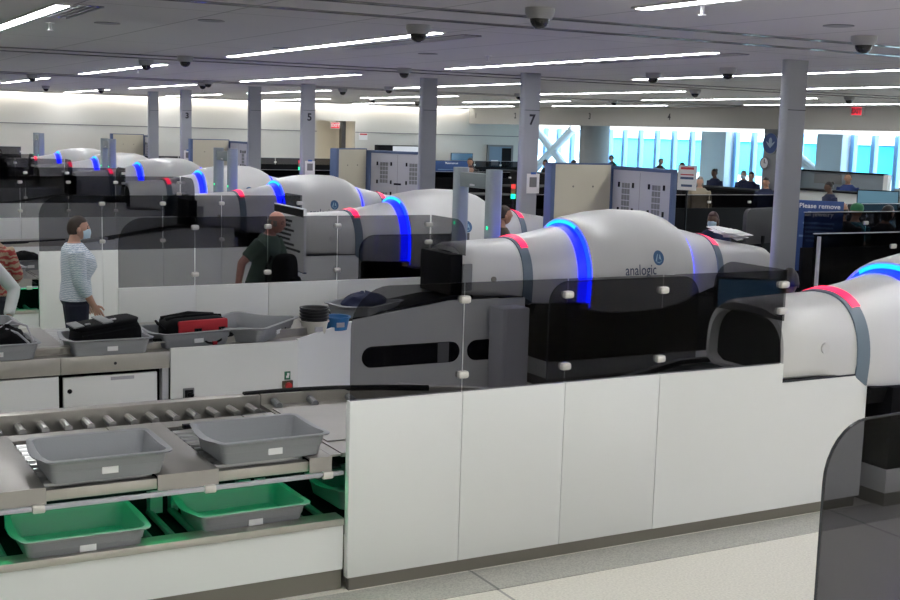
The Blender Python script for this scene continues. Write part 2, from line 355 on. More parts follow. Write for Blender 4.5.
for k, (x, y) in enumerate(((2.2, 11.3), (5.25, 20.0), (5.2, 6.2), (17.0, 19.8), (7.0, 11.9), (9.5, 30.0))):
    lb = 'small white sprinkler head hanging from the ceiling, ' + ['by the nearest light at left', 'under the second light at left', 'top right by a light', 'far right by the fascia', 'near the middle', 'far left by the back wall'][k]
    if spr is None:
        spr = thing('sprinkler_head', lb, 'sprinkler', (x, y, ZC), 0, 'ceiling sprinklers')
        MB().cyl((0, 0, -.004), (0, 0, 0), .04, 16).build('rose', PAPER, spr)
        MB().cyl((0, 0, -.06), (0, 0, -.004), .012, 10).cyl((0, 0, -.066), (0, 0, -.06), .026, 14).build('head', PAPER, spr)
    else: dup(spr, (x, y, ZC), 0, lb)
struct('door_1', MB().box(17.52, 17.68, 39.7, 39.9, 0, 2.76), mat('door_dark', (.07, .06, .055), .5))
t = thing('wall_notice', 'small pale notice with red heading on the back wall by the doorway', 'notice', (18.25, 39.49, 2.25))
MB().box(-.16, .16, -.02, 0, -.12, .12).build('sheet', PAPER, t); MB().box(-.14, .14, -.025, -.02, .05, .1).build('heading', mat('red_ink', (.6, .05, .06), .5), t)
t = thing('wall_screen', 'wide screen with black left part above the grey cabinet, back wall', 'screen', (19.5, 39.2, 1.84))
MB().box(-.8, .8, -.05, .3, -.2, .13, .01).build('frame', DARK, t); MB().box(-.25, .76, -.056, -.05, -.17, .1).build('picture', mat('screen_pale', (.4, .42, .45), .3, emit=(.6, .62, .66), es=.35), t)
t = thing('service_door', 'steel blue service door standing ajar in the far wall', 'door', (23.35, 39.46, 0))
MB().box(0, .95, -.03, .03, 0, 2.0).build('leaf', mat('door_blue', (.16, .24, .34), .5), t)
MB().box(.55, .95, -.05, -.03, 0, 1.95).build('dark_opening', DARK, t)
MB().box(-.08, 0, -.06, .03, 0, 2.06).box(.95, 1.03, -.06, .03, 0, 2.06).box(-.08, 1.03, -.06, .03, 2.0, 2.06).build('frame', MGREY, t)
MB().box(.1, .4, -.04, -.03, 1.3, 1.5).build('sign', PAPER, t)
# ------------------------------------------------------------------ tunnel scanners (ring plane at local x = 0, axis at local y = 0)
ST = [(-.68, .385, 1.42, 3.2, .955), (-.62, .40, 1.445, 3.2, .95), (-.3, .395, 1.465, 2.8, .945), (0, .385, 1.48, 2.4, .90),
      (.10, .40, 1.50, 2.3, .84), (.36, .43, 1.545, 2.2, .81), (.66, .48, 1.605, 2.2, .78), (.697, .488, 1.613, 2.2, .778),
      (.70, .575, 1.675, 2.2, .77), (.78, .60, 1.70, 2.2, .755), (1.05, .625, 1.745, 2.25, .74), (1.35, .63, 1.765, 2.3, .74), (1.7, .61, 1.75, 2.25, .76), (1.90, .575, 1.69, 2.2, .79), (2.04, .535, 1.61, 2.2, .83),
      (2.043, .478, 1.583, 2.2, .835), (2.07, .47, 1.575, 2.2, .84), (2.29, .43, 1.53, 2.2, .88), (2.48, .40, 1.485, 2.3, .93), (2.58, .385, 1.455, 2.4, .94), (2.93, .375, 1.40, 3.0, .94), (3.28, .36, 1.345, 4., .945), (3.36, .335, 1.30, 3.6, .96)]
def sect(u):
    u = min(max(u, ST[0][0]), ST[-1][0])
    for a, b in zip(ST, ST[1:]):
        if a[0] <= u <= b[0]:
            t = (u - a[0])/(b[0] - a[0]); return [a[i] + (b[i] - a[i])*t for i in range(1, 5)]
def halfw(u, z):
    w, zt, n, zb = sect(u); zc = 1.03
    return w if z <= zc else w*max(0, 1 - ((z - zc)/(zt - zc))**n)**(1/n)
def ring(u, grow=0., a0=0, a1=180, N=36, low=True):
    w, zt, n, zb = sect(u); w += grow; zt += grow; zc = 1.03; pts = []
    if low:
        for f in (.80, .97): pts.append((u, -w*f, zb + (0 if f < .9 else .035)))
    for i in range(N + 1):
        a = math.radians(a0 + (a1 - a0)*i/N); c, s = -math.cos(a), math.sin(a)
        pts.append((u, w*math.copysign(abs(c)**(2/n), c), zc + (zt - zc)*abs(s)**(2/n)))
    if low:
        for f in (.97, .80): pts.append((u, w*f, zb + (0 if f < .9 else .035)))
    return pts
def shell(us, grow=0., cap=True): return MB().loft([ring(u, grow) for u in us], cap, cap)
def band(u0, u1, grow, a0, a1, inner=0.):
    return MB().loft([ring(u0, inner, a0, a1, low=False), ring(u0, grow, a0, a1, low=False), ring(u1, grow, a0, a1, low=False), ring(u1, inner, a0, a1, low=False)], False, False, closed=False)
def make_scanner(label):
    t = thing('baggage_scanner', label, 'scanner', (0, 0, 0), 0, 'white tunnel baggage scanners')
    # entry hood with an open mouth: outer skin, rim, black lead curtain
    o1 = ring(-.68); i1 = [(-.68, y*.93, 1.03 + (z - 1.03)*.88) if z > 1.03 else (-.68, y*.93, z + .02) for _, y, z in o1]
    i2 = [(-.60, y, z) for _, y, z in i1]
    MB().loft([ring(u) for u in (0, -.15, -.3, -.5, -.62, -.68)] + [i1, i2], False, False).build('entry_hood', SHELL, t, smooth=50)
    MB().loft([i2, [(-.595, y, z) for _, y, z in i1]]).build('lead_curtain', RUBBER, t)
    shell((.105, .22, .36, .50, .60, .66, .696)).build('entry_taper', SHELL, t, smooth=50)
    MB().loft([ring(.0, -.01), ring(.0, .012), ring(.10, .012), ring(.10, -.01)], False, False).build('grey_band', BLUEGREY, t, smooth=50)
    band(.035, .106, .016, 50, 118).build('red_status_light', RED, t, smooth=50)
    m = MB().loft([ring(u) for u in (.72, .78, .9, 1.05, 1.2, 1.35, 1.5, 1.7, 1.8, 1.90, 1.98, 2.04)], False, False)
    m.loft([ring(.72), [(.702, y*.985, 1.03 + (z - 1.03)*.985) for _, y, z in ring(.72)], [(.706, y*.955, 1.03 + (z - 1.03)*.955) for _, y, z in ring(.72)]], False, False)
    m.build('main_shell', SHELL, t, smooth=50)
    MB().loft([[(.704, y, z) for _, y, z in ring(.68, -.004)], [(.706, y*.955, 1.03 + (z - 1.03)*.955) for _, y, z in ring(.72)]], False, False).build('blue_light_ring', BLUE, t, smooth=50)
    MB().loft([[(.698, y, z) for _, y, z in ring(.72, -.022, 66, 120, low=False)], [(.690, y, z) for _, y, z in ring(.72, -.055, 66, 120, low=False)]], False, False, closed=False).build('cyan_light_strip', CYAN, t, smooth=50)
    MB().loft([ring(.60, .002), ring(.66, .004), ring(.696, .005)], False, False).build('blue_glow_band', BLUEB, t, smooth=50)  # emissive bands stand in for the blue glow spread over the tapers
    MB().loft([ring(2.044, .003), ring(2.10, .003)], False, False).build('blue_glow_band', BLUEB, t, smooth=50)
    MB().loft([[(2.04, y, z) for _, y, z in ring(2.04, -.004)], [(2.052, y, z) for _, y, z in ring(2.07, -.004)]], False, False).build('blue_light_ring', BLUE, t, smooth=50)
    shell((2.05, 2.07, 2.15, 2.29, 2.40, 2.48)).build('exit_taper', SHELL, t, smooth=50)
    MB().loft([ring(2.48, -.01), ring(2.48, .012), ring(2.57, .012), ring(2.57, -.01)], False, False).build('grey_band', BLUEGREY, t, smooth=50)
    band(2.500, 2.574, .016, 50, 118).build('red_status_light', RED, t, smooth=50)
    shell((2.575, 2.7, 2.8, 2.93, 3.1, 3.28, 3.33, 3.36)).build('exit_hood', SHELL, t, smooth=50)
    MB().box(.27, 2.4, -.48, .48, .27, .86, .006).build('plinth', BLACK, t)
    MB().box(.265, 2.42, -.485, .485, .10, .27, .004).build('plinth_skirt', WHITE, t)
    MB().box(.27, 2.41, -.48, .48, 0, .10).build('kick_plate', KICK, t)
    MB().prism([(-.4, .74), (.4, .74), (.44, .86), (-.44, .86)], 'x', .12, 2.5).build('belly_pan', BLACK, t)
    # lettering and round emblem wrapped on the near side
    m = MB(); v, f = text('analogic', .155, .0006)
    v2 = []
    for p in v:
        u, z = 1.27 + p[0]*.80, 1.185 + p[1]
        v2.append((u, -halfw(u, z) - .004, z))
    m.add(v2, f); m.build('lettering', mat('navy_ink', (.03, .05, .11), .5), t, smooth=0)
    def patch(cx, cz, pts):
        return [(cx + x, -halfw(cx + x, cz + z) - .005, cz + z) for x, z in pts]
    e = MB(); R = .076
    for k in range(5):
        r0, r1 = R*k/5, R*(k + 1)/5
        e.loft([patch(1.505, 1.305, [(r*math.cos(a*PI/12)*.95, r*math.sin(a*PI/12)) for a in range(24)]) for r in (max(r0, .001), r1)], False, False)
    e.build('emblem', mat('emblem_blue', (.04, .12, .26), .35), t)
    e = MB()
    for pts in ([(-.045, -.025), (-.015, .04), (-.005, .04), (-.03, -.035)], [(.0, -.02), (.015, .035), (.022, .035), (.035, -.03), (.012, -.005)], [(-.055, -.03), (0, -.045), (.05, -.03), (0, -.055)]):
        e.add([(p[0], p[1] - .002, p[2]) for p in patch(1.505, 1.305, pts)], [tuple(range(len(pts)))])
    e.build('emblem_marks', mat('emblem_pale', (.3, .48, .62), .4), t, smooth=0)
    MB().box(.60, .86, -.53, -.515, .80, .86).build('warning_label', mat('label_amber', (.55, .42, .25), .5), t)
    return t
Y1, Y2 = 6.33, 10.60
lbl = ['white tunnel baggage scanner nearest the camera, at the right edge', 'large white tunnel scanner in the middle with blue rings and red band', 'white tunnel scanner just left of centre, third from the camera',
       'white tunnel scanner behind the bald man, fourth from the camera', 'white tunnel scanner fifth from the camera, left of the detector arch', 'white tunnel scanner sixth from the camera', 'white tunnel scanner seventh from the camera', 'white tunnel scanner farthest away at left']
scan = make_scanner(lbl[0]); scan.location = (6.52, Y1, 0)
scans = [scan] + [dup(scan, (6.52 - .03*i, (Y1, Y2)[i % 2] + PAIR*(i//2), 0), 0, lbl[i]) for i in range(1, 8)]
for i, q in enumerate(scans):
    if i % 2:
        MB().box(-.70, -.60, -.415, -.385, 1.02, 1.28, .006).build('control_panel', MGREY, q)
        MB().cyl((-.35, -.408, 1.12), (-.35, -.39, 1.12), .028, 16).build('key_switch', KICK, q)
        MB().box(-.82, -.69, -.38, .25, .97, 1.37, .01).build('entry_curtain_box', BLACK, q)
    else: MB().cyl((-.32, -.403, 1.16), (-.32, -.39, 1.16), .036, 20).build('port_cover', SHELL, q)

# ------------------------------------------------------------------ white partitions carrying smoked glass
SEAM = [2.70, 3.40, 4.10, 4.81, 5.84]
def make_partition(s, label):
    t = thing('glazed_partition', label, 'partition', (0, 0, 0), 0, 'white partitions with smoked glass')
    L = lambda x: x - 2.70
    B = lambda x0, x1, v0, v1, z0, z1, bev=0: MB().box(L(x0), L(x1), s*v0, s*v1, z0, z1, bev)
    for a, c in zip(SEAM, SEAM[1:-1]): B(a + (.0 if a == 2.7 else .002), c - .002, 0, .05, .08, 1.075, .003).build('white_panel', WHITE, t)
    MB().prism([(L(4.812), .08), (L(6.64), .08), (L(6.64), .945), (L(5.842), .945), (L(5.842), 1.075), (L(4.812), 1.075)], 'y', 0, s*.05).build('white_panel', WHITE, t, smooth=0)
    B(2.72, 6.62, .025, .06, 0, .08).build('kick_plate', KICK, t)
    B(5.845, 6.60, .004, .05, .946, .957).build('gap_shade_strip', INK, t)  # black strip paints in the dark gap between hood and panel
    for a, c in zip(SEAM, SEAM[1:]):
        a2, c2 = L(a) + .005, L(c) - .005 - (.02 if c > 5.8 else 0)
        poly = [(a2, 1.04), (c2, 1.04), (c2, 1.70)]
        if a == 2.70: poly += [(a2 + .23 - .23*math.sin(k*PI/16), 1.47 + .23*math.cos(k*PI/16)) for k in range(9)]
        else: poly += [(a2, 1.70)]
        MB().prism(poly, 'y', s*.012, s*.020).build('smoked_pane', SMOKE, t, smooth=0)
    for x in SEAM[1:4]:
        for z in (1.605, 1.175): B(x - .034, x + .034, -.012, .045, z - .022, z + .022, .014).build('glass_clip', CLIP, t)
    for z in (1.605, 1.43): B(5.765, 5.845, -.012, .045, z - .022, z + .022, .014).build('glass_clip', CLIP, t)
    # return pane across the lane end, rounded at its far corner
    poly = [(s*.02, 1.36), (s*.72, 1.36)] + [(s*(.52 + .20*math.sin(k*PI/16)), 1.50 + .20*math.cos(k*PI/16)) for k in range(8, -1, -1)] + [(s*.02, 1.70)]
    MB().prism(poly, 'x', L(5.832), L(5.840)).build('return_pane', SMOKE, t, smooth=0)
    return t
plab = ['white partition with smoked glass in the foreground, above the pale floor', 'white partition with smoked glass in front of the bald man', 'white partition with smoked glass behind the woman in the striped top', 'white partition with smoked glass, fourth from the camera', 'white partition with smoked glass, fifth from the camera', 'white partition with smoked glass, sixth from the camera', 'white partition with smoked glass, seventh from the camera', 'white partition with smoked glass farthest away']
pa, pb = make_partition(1, plab[0]), make_partition(-1, plab[1])
for i in range(8):
    src = (pa, pb)[i % 2]; loc = (2.70 - .05*i*(i > 1), (G1, G2)[i % 2] + PAIR*(i//2), 0)
    if i < 2: src.location = loc
    else: dup(src, loc, 0, plab[i])
pb.location.x -= .03

# ------------------------------------------------------------------ loading stations (roller deck over a green-lit bin return) and ramp conveyors
def make_loader(s, label):
    t = thing('loading_station', label, 'conveyor', (0, 0, 0), 0, 'steel roller loading stations')
    B = lambda x0, x1, v0, v1, z0, z1, bev=0: MB().box(x0, x1, s*v0, s*v1, z0, z1, bev)
    X0, X1 = -2.2, 2.695
    B(X0, X1, .05, .08, .12, .375).build('front_panel', WHITE, t)
    B(X0, X1, .035, .16, .375, .415, .003).build('front_rail', STEEL, t)
    B(X0, X1, .07, .11, 0, .12).build('kick_plate', KICK, t)
    B(X0, 3.5, .10, .78, .30, .325).build('return_bed', DARK, t)
    r = MB()
    for k in range(40): r.cyl((X0 + .1 + k*.122, s*.16, .36), (X0 + .1 + k*.122, s*.74, .36), .020, 8)
    r.build('return_rollers', MGREY, t, kind='stuff')
    B(X0, 3.5, .78, .80, .10, .70).build('return_back', DARK, t)
    for x in (.06, .91, 1.80, 2.32):
        B(x, x + .07, .70, .775, .36, .72).build('post', LGREY, t)
        B(x + .12, x + .16, .70, .775, .36, .72).build('post', LGREY, t)
    B(3.46, 3.5, .08, .78, .10, .70).build('end_plate', DARK, t)
    B(X0, X1, .055, .08, .655, .678, .004).build('lamp_rail', LGREY, t)
    B(X0, X1, .09, .11, .650, .656).build('green_lamp', GREEN, t)
    B(X0, X1, .45, .47, .672, .678).build('green_lamp', GREEN, t)
    for x in (.62, .68, 1.08, 1.94, 2.60):
        B(x - .03, x + .03, .045, .085, .645, .685, .006).build('lamp_bracket', CLIP, t)
    B(X0, X1, .09, 1.42, .682, .70).build('deck_base', DARK, t)
    docks = [(-2.13, -1.58), (-1.28, -.73), (-.43, .12), (.30, .82), (1.12, 1.67), (1.99, 2.50)]
    ed = [X0] + [e for d in docks for e in d] + [2.695]
    for a, c in zip(ed[0::2], ed[1::2]):
        c1 = min(c, 2.63); m = B(a, c1, .08, 1.18, .752, .764, .003); m.box(a, c1, s*.072, s*.082, .680, .764)
        if c > c1: m.box(c1, c, s*.10, s*1.18, .752, .764)
        m.build('cover_plate', STEELD, t)
    for a, c in docks:
        B(a, c, .085, .14, .69, .745, .003).build('dock_lip', STEEL, t)
        m = MB()
        for k in range(10): m.cyl((a + .005, s*(.19 + k*.083), .742), (c - .005, s*(.19 + k*.083), .742), .024, 10)
        m.build('dock_rollers', CHROME, t)
        B(a + .10, c - .06, 1.02, 1.06, .748, .770).build('stop_bar', DARK, t); B(a, c, 1.06, 1.20, .740, .756).build('bridge_plate', STEELD, t)
    for k in range(38):
        x = X0 + .08 + k*.128
        if x > 2.62: break
        if x < -.3 and k % 2: continue
        MB().cyl((x, s*1.21, .762), (x, s*1.385, .762), .024, 10).build('lane_roller', CHROME, t)
    B(X0, X1, 1.385, 1.40, .70, .828).build('back_rail_face', STEEL, t)
    B(X0, X1, 1.385, 1.47, .820, .832, .003).build('back_rail', STEEL, t)
    B(X0, 1.86, 1.53, 1.55, .635, .765, .002).build('skirt', STEEL, t)
    B(1.864, 2.695, 1.53, 1.55, .635, .765, .002).build('skirt', STEEL, t)
    B(X0, X1, 1.40, 1.545, .752, .766).build('skirt_top', STEELD, t)
    MB().cyl((2.27, s*1.552, .70), (2.27, s*1.545, .70), .012, 10).build('screw', INK, t)
    B(X0, 1.85, 1.50, 1.53, .06, .62, .003).build('cabinet_front', WHITE, t)
    B(1.30, 1.42, 1.528, 1.532, .30, .33).build('slot', INK, t)
    B(1.85, 2.70, 1.30, 1.34, .0, .63).build('cabinet_recess', BLACK, t)
    d = B(1.885, 2.60, 1.49, 1.525, .06, .605, .004).build('cabinet_door', WHITE, t)
    MB().cyl((1.93, s*1.53, .50), (1.93, s*1.52, .50), .018, 14).build('lock', DARK, d)
    B(2.24, 2.42, 1.522, 1.528, .565, .59, .002).build('handle', LGREY, d)
    B(2.64, 2.69, 1.44, 1.53, 0, .63).build('leg', LGREY, t)
    B(X0, 1.85, .85, 1.5, 0, .06).build('base', KICK, t)
    return t
def make_ramp(s, label):
    t = thing('ramp_conveyor', label, 'conveyor', (0, 0, 0), 0, 'white sided conveyors into the scanners')
    B = lambda x0, x1, v0, v1, z0, z1, bev=0: MB().box(x0, x1, s*v0, s*v1, z0, z1, bev)
    P = lambda pts, z0, z1: MB().prism([(x, s*v) for x, v in pts], 'z', z0, z1)
    P([(2.70, .10), (4.60, .10), (4.60, .79), (3.76, 1.49), (2.70, 1.49)], .745, .768).build('deck_plate', STEELD, t)
    P([(2.70, 1.53), (2.70, 1.555), (3.77, 1.555), (3.755, 1.53)], .03, .79).build('side_panel', WHITE, t)
    P([(3.77, 1.555), (4.60, .815), (4.585, .79), (3.755, 1.53)], .03, .80).build('corner_panel', WHITE, t)
    MB().prism([(4.60, .03), (6.44, .03), (6.44, .945), (5.60, .945), (4.60, .81)], 'y', s*.79, s*.815).build('side_panel', WHITE, t)
    def slot(x0, x1, z0, z1):
        r = (z1 - z0)/2; zc = (z0 + z1)/2
        return [(x1 - r + r*math.cos(a*PI/10 - PI/2), zc + r*math.sin(a*PI/10 - PI/2)) for a in range(11)] + [(x0 + r + r*math.cos(a*PI/10 + PI/2), zc + r*math.sin(a*PI/10 + PI/2)) for a in range(11)]
    for a, c in ((4.69, 5.72), (5.80, 6.40)): 
        MB().prism(slot(a, c, .355, .555), 'y', s*.812, s*.818).build('slot_window', DARK, t)
    MB().box(5.48, 5.60, s*.816, s*.821, .36, .55).build('slot_bracket', MGREY, t)
    MB().prism([(4.50, .77), (5.60, .94), (5.86, .945), (5.86, .90), (4.50, .70)], 'y', s*.14, s*.77).build('belt', RUBBER, t)
    MB().prism([(4.40, .775), (5.60, .985), (5.86, .985), (5.86, .955), (5.60, .95), (4.45, .765)], 'y', s*.74, s*.79).build('belt_guard', RUBBER, t)
    b = MB(); b.tube([(2.60, s*1.43, .832), (2.9, s*1.42, .836), (3.2, s*1.37, .838), (3.5, s*1.29, .838), (3.8, s*1.16, .838)], .020, 8); b.build('edge_strip', RUBBER, t)
    b = P([(2.70, 1.40), (3.4, 1.36), (4.0, 1.20), (4.5, .80), (4.46, .77), (3.95, 1.15), (3.38, 1.325), (2.70, 1.375)], .768, .835); b.build('guide_rail', STEEL, t)
    P([(2.72, .35), (3.6, .3), (4.3, .3), (4.4, .55), (4.2, .85), (3.9, 1.05), (3.3, 1.2), (2.72, 1.22)], .768, .776).build('curved_belt', STEELD, t)
    for x, v in ((2.78, 1.36), (3.02, 1.345), (3.28, 1.315)):
        MB().cyl((x, s*v, .79), (x, s*(v - .10), .775), .024, 10).build('lane_roller', MGREY, t)
    return t
llab = ['roller loading station in the foreground over green-lit bin shelf', 'roller loading station seen from behind, under the black and red bags', 'roller loading station at the left edge by the woman in red', 'loading station of the fourth lane', 'loading station of the fifth lane', 'loading station of the sixth lane', 'loading station of the seventh lane', 'loading station of the farthest lane']
rlab = ['conveyor feeding the rightmost scanner, behind the foreground partition', 'white sided ramp conveyor with long dark slots, seen through foreground glass', 'ramp conveyor feeding the third scanner', 'ramp conveyor feeding the fourth scanner', 'ramp conveyor feeding the fifth scanner', 'ramp conveyor feeding the sixth scanner', 'ramp conveyor feeding the seventh scanner', 'ramp conveyor feeding the farthest scanner']
la, lb_, ra, rb = make_loader(1, llab[0]), make_loader(-1, llab[1]), make_ramp(1, rlab[0]), make_ramp(-1, rlab[1])
for i in range(8):
    loc = (-.05*i*(i > 1), (G1, G2)[i % 2] + PAIR*(i//2), 0)
    for src, lab in (((la, lb_)[i % 2], llab), ((ra, rb)[i % 2], rlab)):
        if i < 2: src.location = loc
        else: dup(src, loc, 0, lab[i])
# switch gear on the back of lane 2
t = thing('rotary_switch', 'black square rotary switch low on white conveyor panel', 'switch', (2.84, 9.35, .415))
MB().box(-.045, .045, -.02, .0, -.05, .05, .006).build('plate', MGREY, t); MB().box(-.034, .034, -.028, -.02, -.038, .038, .004).build('face', DARK, t)
MB().cyl((0, -.05, 0), (0, -.028, 0), .02, 14).box(-.008, .03, -.055, -.03, -.008, .008).build('knob', BLACK, t)
t = thing('emergency_stop', 'red emergency stop button on dark plate at corner of white panel', 'button', (3.675, 9.35, .425))
MB().box(-.045, .045, -.02, 0, -.038, .038, .004).build('plate', mat('estop_plate', (.10, .06, .03), .5), t)
MB().cyl((0, -.045, 0), (0, -.02, 0), .027, 18).build('button', mat('estop_red', (.55, .03, .03), .4), t)
t = thing('safety_sign', 'small green safety sign above the red stop button', 'sign', (3.675, 9.35, .505))
MB().box(-.025, .025, -.006, 0, -.034, .034).build('plate', mat('sign_green', (.02, .16, .08), .5), t)
MB().box(-.012, .012, -.008, -.006, -.02, .0).box(-.004, .016, -.008, -.006, .0, .022).build('symbol', PAPER, t)
t = thing('equipment_cabinet', 'tall grey cabinet standing before the middle scanner entry, behind glass', 'cabinet', (6.12, 9.85, 0))
MB().box(-.15, .15, -.12, .12, .02, .90, .012).build('body', LGREY, t); MB().box(-.152, -.10, -.125, .12, .02, .90, .01).build('corner_trim', LGREY, t)
MB().box(-.14, .14, -.11, .11, .0, .02).build('base', BLACK, t)
# smoked screens with rounded corners standing in the aisles
def screen(label, loc, rz, w, h, r, m=SMOKE, z0=0., both=False):
    t = thing('smoked_screen', label, 'screen', loc, rz, 'free standing smoked glass screens')
    poly = [(0, z0), (w, z0)]
    poly += [(w - r + r*math.cos(k*PI/16), h - r + r*math.sin(k*PI/16)) for k in range(9)] if both else [(w, h)]
    poly += [(r - r*math.sin(k*PI/16), h - r + r*math.cos(k*PI/16)) for k in range(9)]
    MB().prism(poly, 'y', -.006, .006).build('pane', m, t, smooth=0)
    e = MB(); e.tube([(p[0], 0, p[1]) for p in poly[2:]] + [(0, 0, z0)], .0065, 6); e.build('polished_edge', mat('glass_edge', (.03, .033, .038), .15), t)
    MB().box(.1, .2, -.05, .05, 0 if z0 == 0 else z0, z0 + .03, .005).build('foot', CLIP, t); MB().box(w - .2, w - .1, -.05, .05, z0, z0 + .03, .005).build('foot', CLIP, t)
    return t
screen('rounded smoked glass screen at the bottom right corner, nearest the camera', (4.02, 3.8, 0), math.radians(4), 1.15, 1.315, .26, SMOKED)
screen('rounded smoked glass screen between foreground lane and middle scanner', (6.20, 9.30, 0), 0, 1.75, 1.20, .2, both=True)
screen('rounded smoked glass screen before the third scanner', (6.10, 13.25, 0), 0, 1.5, 1.28, .2)
screen('rounded smoked glass screen before the fifth scanner', (6.10, 13.25 + PAIR, 0), 0, 1.5, 1.28, .2)
# ------------------------------------------------------------------ grey bins and what lies in them
def make_bin(label):
    t = thing('security_bin', label, 'bin', (0, 0, 0), 0, 'grey plastic security bins')
    def rr(hx, hy, r, z, dip=0, ear=0):
        out = []
        for x, y in rrect(hx, hy, r, 6):
            k = max(0, (abs(x)/hx - .75)/.25)*max(0, 1 - (abs(y)/(hy*.72))**2)
            out.append((x + math.copysign(ear*k, x), y, z - dip*k))
        # extra points on the short sides for the dipped grips
        res = []
        for i, p in enumerate(out):
            res.append(p); q = out[(i + 1) % len(out)]
            if abs(p[0] - q[0]) < 1e-4 + ear*2 and abs(p[1] - q[1]) > hy:
                for f in (.2, .35, .5, .65, .8):
                    y = p[1] + (q[1] - p[1])*f; k = max(0, 1 - (abs(y)/(hy*.72))**2)
                    res.append((math.copysign(hx + ear*k, p[0]), y, z - dip*k))
        return res
    R = [rr(.285, .185, .04, .0), rr(.29, .19, .04, .004), rr(.302, .204, .045, .08), rr(.306, .208, .045, .083), rr(.312, .216, .045, .135, .0), rr(.316, .219, .045, .138, .0, .0), rr(.322, .228, .05, .150, .012, .01), rr(.338, .243, .05, .152, .022, .022), rr(.340, .245, .05, .160, .022, .022), rr(.334, .239, .05, .164, .022, .022), rr(.312, .218, .045, .160, .016, .008), rr(.302, .208, .04, .12), rr(.284, .184, .04, .012), rr(.27, .17, .04, .008)]
    R = [[(x*.945, y*1.09, z*.80) for x, y, z in q] for q in R]
    MB().loft(R, True, True).build('tray', GREYB, t, smooth=40)
    MB().box(-.035, .045, -.2275, -.219, .035, .076, .0, Matrix.Translation((0, 0, 0)) @ Matrix.Rotation(math.radians(0), 4, 'X')).build('white_label', PAPER, t)
    return t
bin0 = make_bin('empty grey bin on the loading station, left of the two in the foreground'); bin0.location = (1.425, 6.24, .768)
dup(bin0, (2.30, 6.26, .768), .02, 'empty grey bin on the loading station, right of the two in the foreground')
dup(bin0, (1.31, 6.23, .383), 0, 'grey bin lit green on the lower shelf, left of the two')
dup(bin0, (2.20, 6.28, .383), .02, 'grey bin lit green on the lower shelf, right of the two')
dup(bin0, (3.04, 6.42, .383), .05, 'green-lit bin at the right end of the lower shelf, mostly hidden')
dup(bin0, (2.24, 9.555, .768), .0, 'grey bin holding the black case')
dup(bin0, (2.92, 9.68, .768), .16, 'grey bin holding the red and black duffel bag')
bb = dup(bin0, (3.50, 9.80, .775), math.radians(46), 'large empty grey bin lying askew behind the duffel bag'); bb.scale = (1.2, 1.2, 1.05)
dup(bin0, (1.40, 9.57, .768), .03, 'grey bin holding a dark jacket and bag straps at the left edge')
dup(bin0, (1.42, 10.48, .768), .05, 'grey bin at the left edge by the white sleeve, farther than the jacket bin')
dup(bin0, (4.86, 10.42, .80), math.radians(35), 'grey bin holding a navy bag, beside the blue tub')
dup(bin0, (2.16, 14.44, .768), .1, 'grey bin on the far loading station right of the woman in red')
dup(bin0, (2.60, 15.15, .768), .2, 'grey bin with dark coat on the far loading station, by the white partition')
FAB = mat('black_fabric', (.006, .006, .007), .85, bump=(220, .2), spec=.15); REDF = mat('red_fabric', (.42, .012, .022), .7, bump=(200, .15)); NAVY = mat('navy_fabric', (.012, .018, .06), .7)
def pillow(hx, hy, hz, n=4., m=12, k=28, taper=0.):
    rings = []
    for i in range(m + 1):
        f = -1 + 2*i/m; s = max(1e-3, (1 - abs(f)**n))**(1/n); f2 = math.copysign(1 - (1 - abs(f))**1.0, f)
        rings.append([(hx*f2, hy*s*math.copysign(abs(math.cos(a))**.5, math.cos(a))*(1 + taper*f), hz*s*math.copysign(abs(math.sin(a))**.5, math.sin(a))*(1 + taper*f)) for a in [2*PI*j/k for j in range(k)]])
    return rings
t = thing('soft_case', 'black zipped fabric case lying in a grey bin', 'bag', (2.25, 9.58, .88), .05)
t.rotation_euler = (0, math.radians(-7), .06)
MB().loft(pillow(.275, .17, .115, 5)).build('body', FAB, t, smooth=60)
MB().loft(pillow(.262, .155, .03, 5), M=Matrix.Translation((0, 0, .10))).build('lid', FAB, t, smooth=60)
z = MB(); z.tube([(x, -.168 + .0*x, .062) for x in [-.22 + .44*i/10 for i in range(11)]], .006, 6); z.build('zip', DARK, t)
b = MB(); b.box(-.05, .03, -.165, .165, .126, .137, .005).box(-.26, -.18, -.12, .12, .119, .131, .005); b.build('strap', MGREY, t)
MB().box(-.17, -.13, -.11, -.085, .129, .139, .004).box(.02, .07, -.11, -.085, .133, .143, .004).build('buckle', LGREY, t)
MB().box(-.14, -.08, -.182, -.172, -.05, -.02).build('tag', LGREY, t)
t = thing('duffel_bag', 'red and black duffel bag with looped handles in a grey bin', 'bag', (2.97, 9.68, .885), .16); t.scale = (1, 1, .78)
MB().loft(pillow(.27, .15, .135, 6)).build('body', FAB, t, smooth=60)
MB().box(-.19, .25, -.160, -.12, -.11, .115, .02).build('red_panel', REDF, t); MB().box(.245, .28, -.09, .09, -.08, .10, .015).build('red_end', REDF, t)
z = MB(); z.tube([(-.25, -.05, .125), (-.1, -.04, .145), (.1, -.03, .142), (.24, -.04, .125)], .016, 8); z.tube([(-.24, .06, .12), (0, .07, .15), (.22, .06, .12)], .02, 8); z.build('top_flap', FAB, t)
h = MB(); h.tube([(-.03, -.165, .03), (-.02, -.175, -.06), (.04, -.215, -.115), (.09, -.22, -.125), (.15, -.21, -.10), (.19, -.175, -.04), (.2, -.165, .03)], .011, 8); h.build('handle', FAB, t); h = MB()
h.tube([(-.26, -.06, .02), (-.31, -.03, .08), (-.30, .03, .10), (-.26, .07, .06)], .011, 8); h.build('handle', FAB, t)
MB().box(-.055, .01, -.166, -.155, -.06, .03, .004).build('handle_patch', FAB, t); MB().box(.16, .22, -.166, -.155, -.06, .03, .004).build('handle_patch', FAB, t)
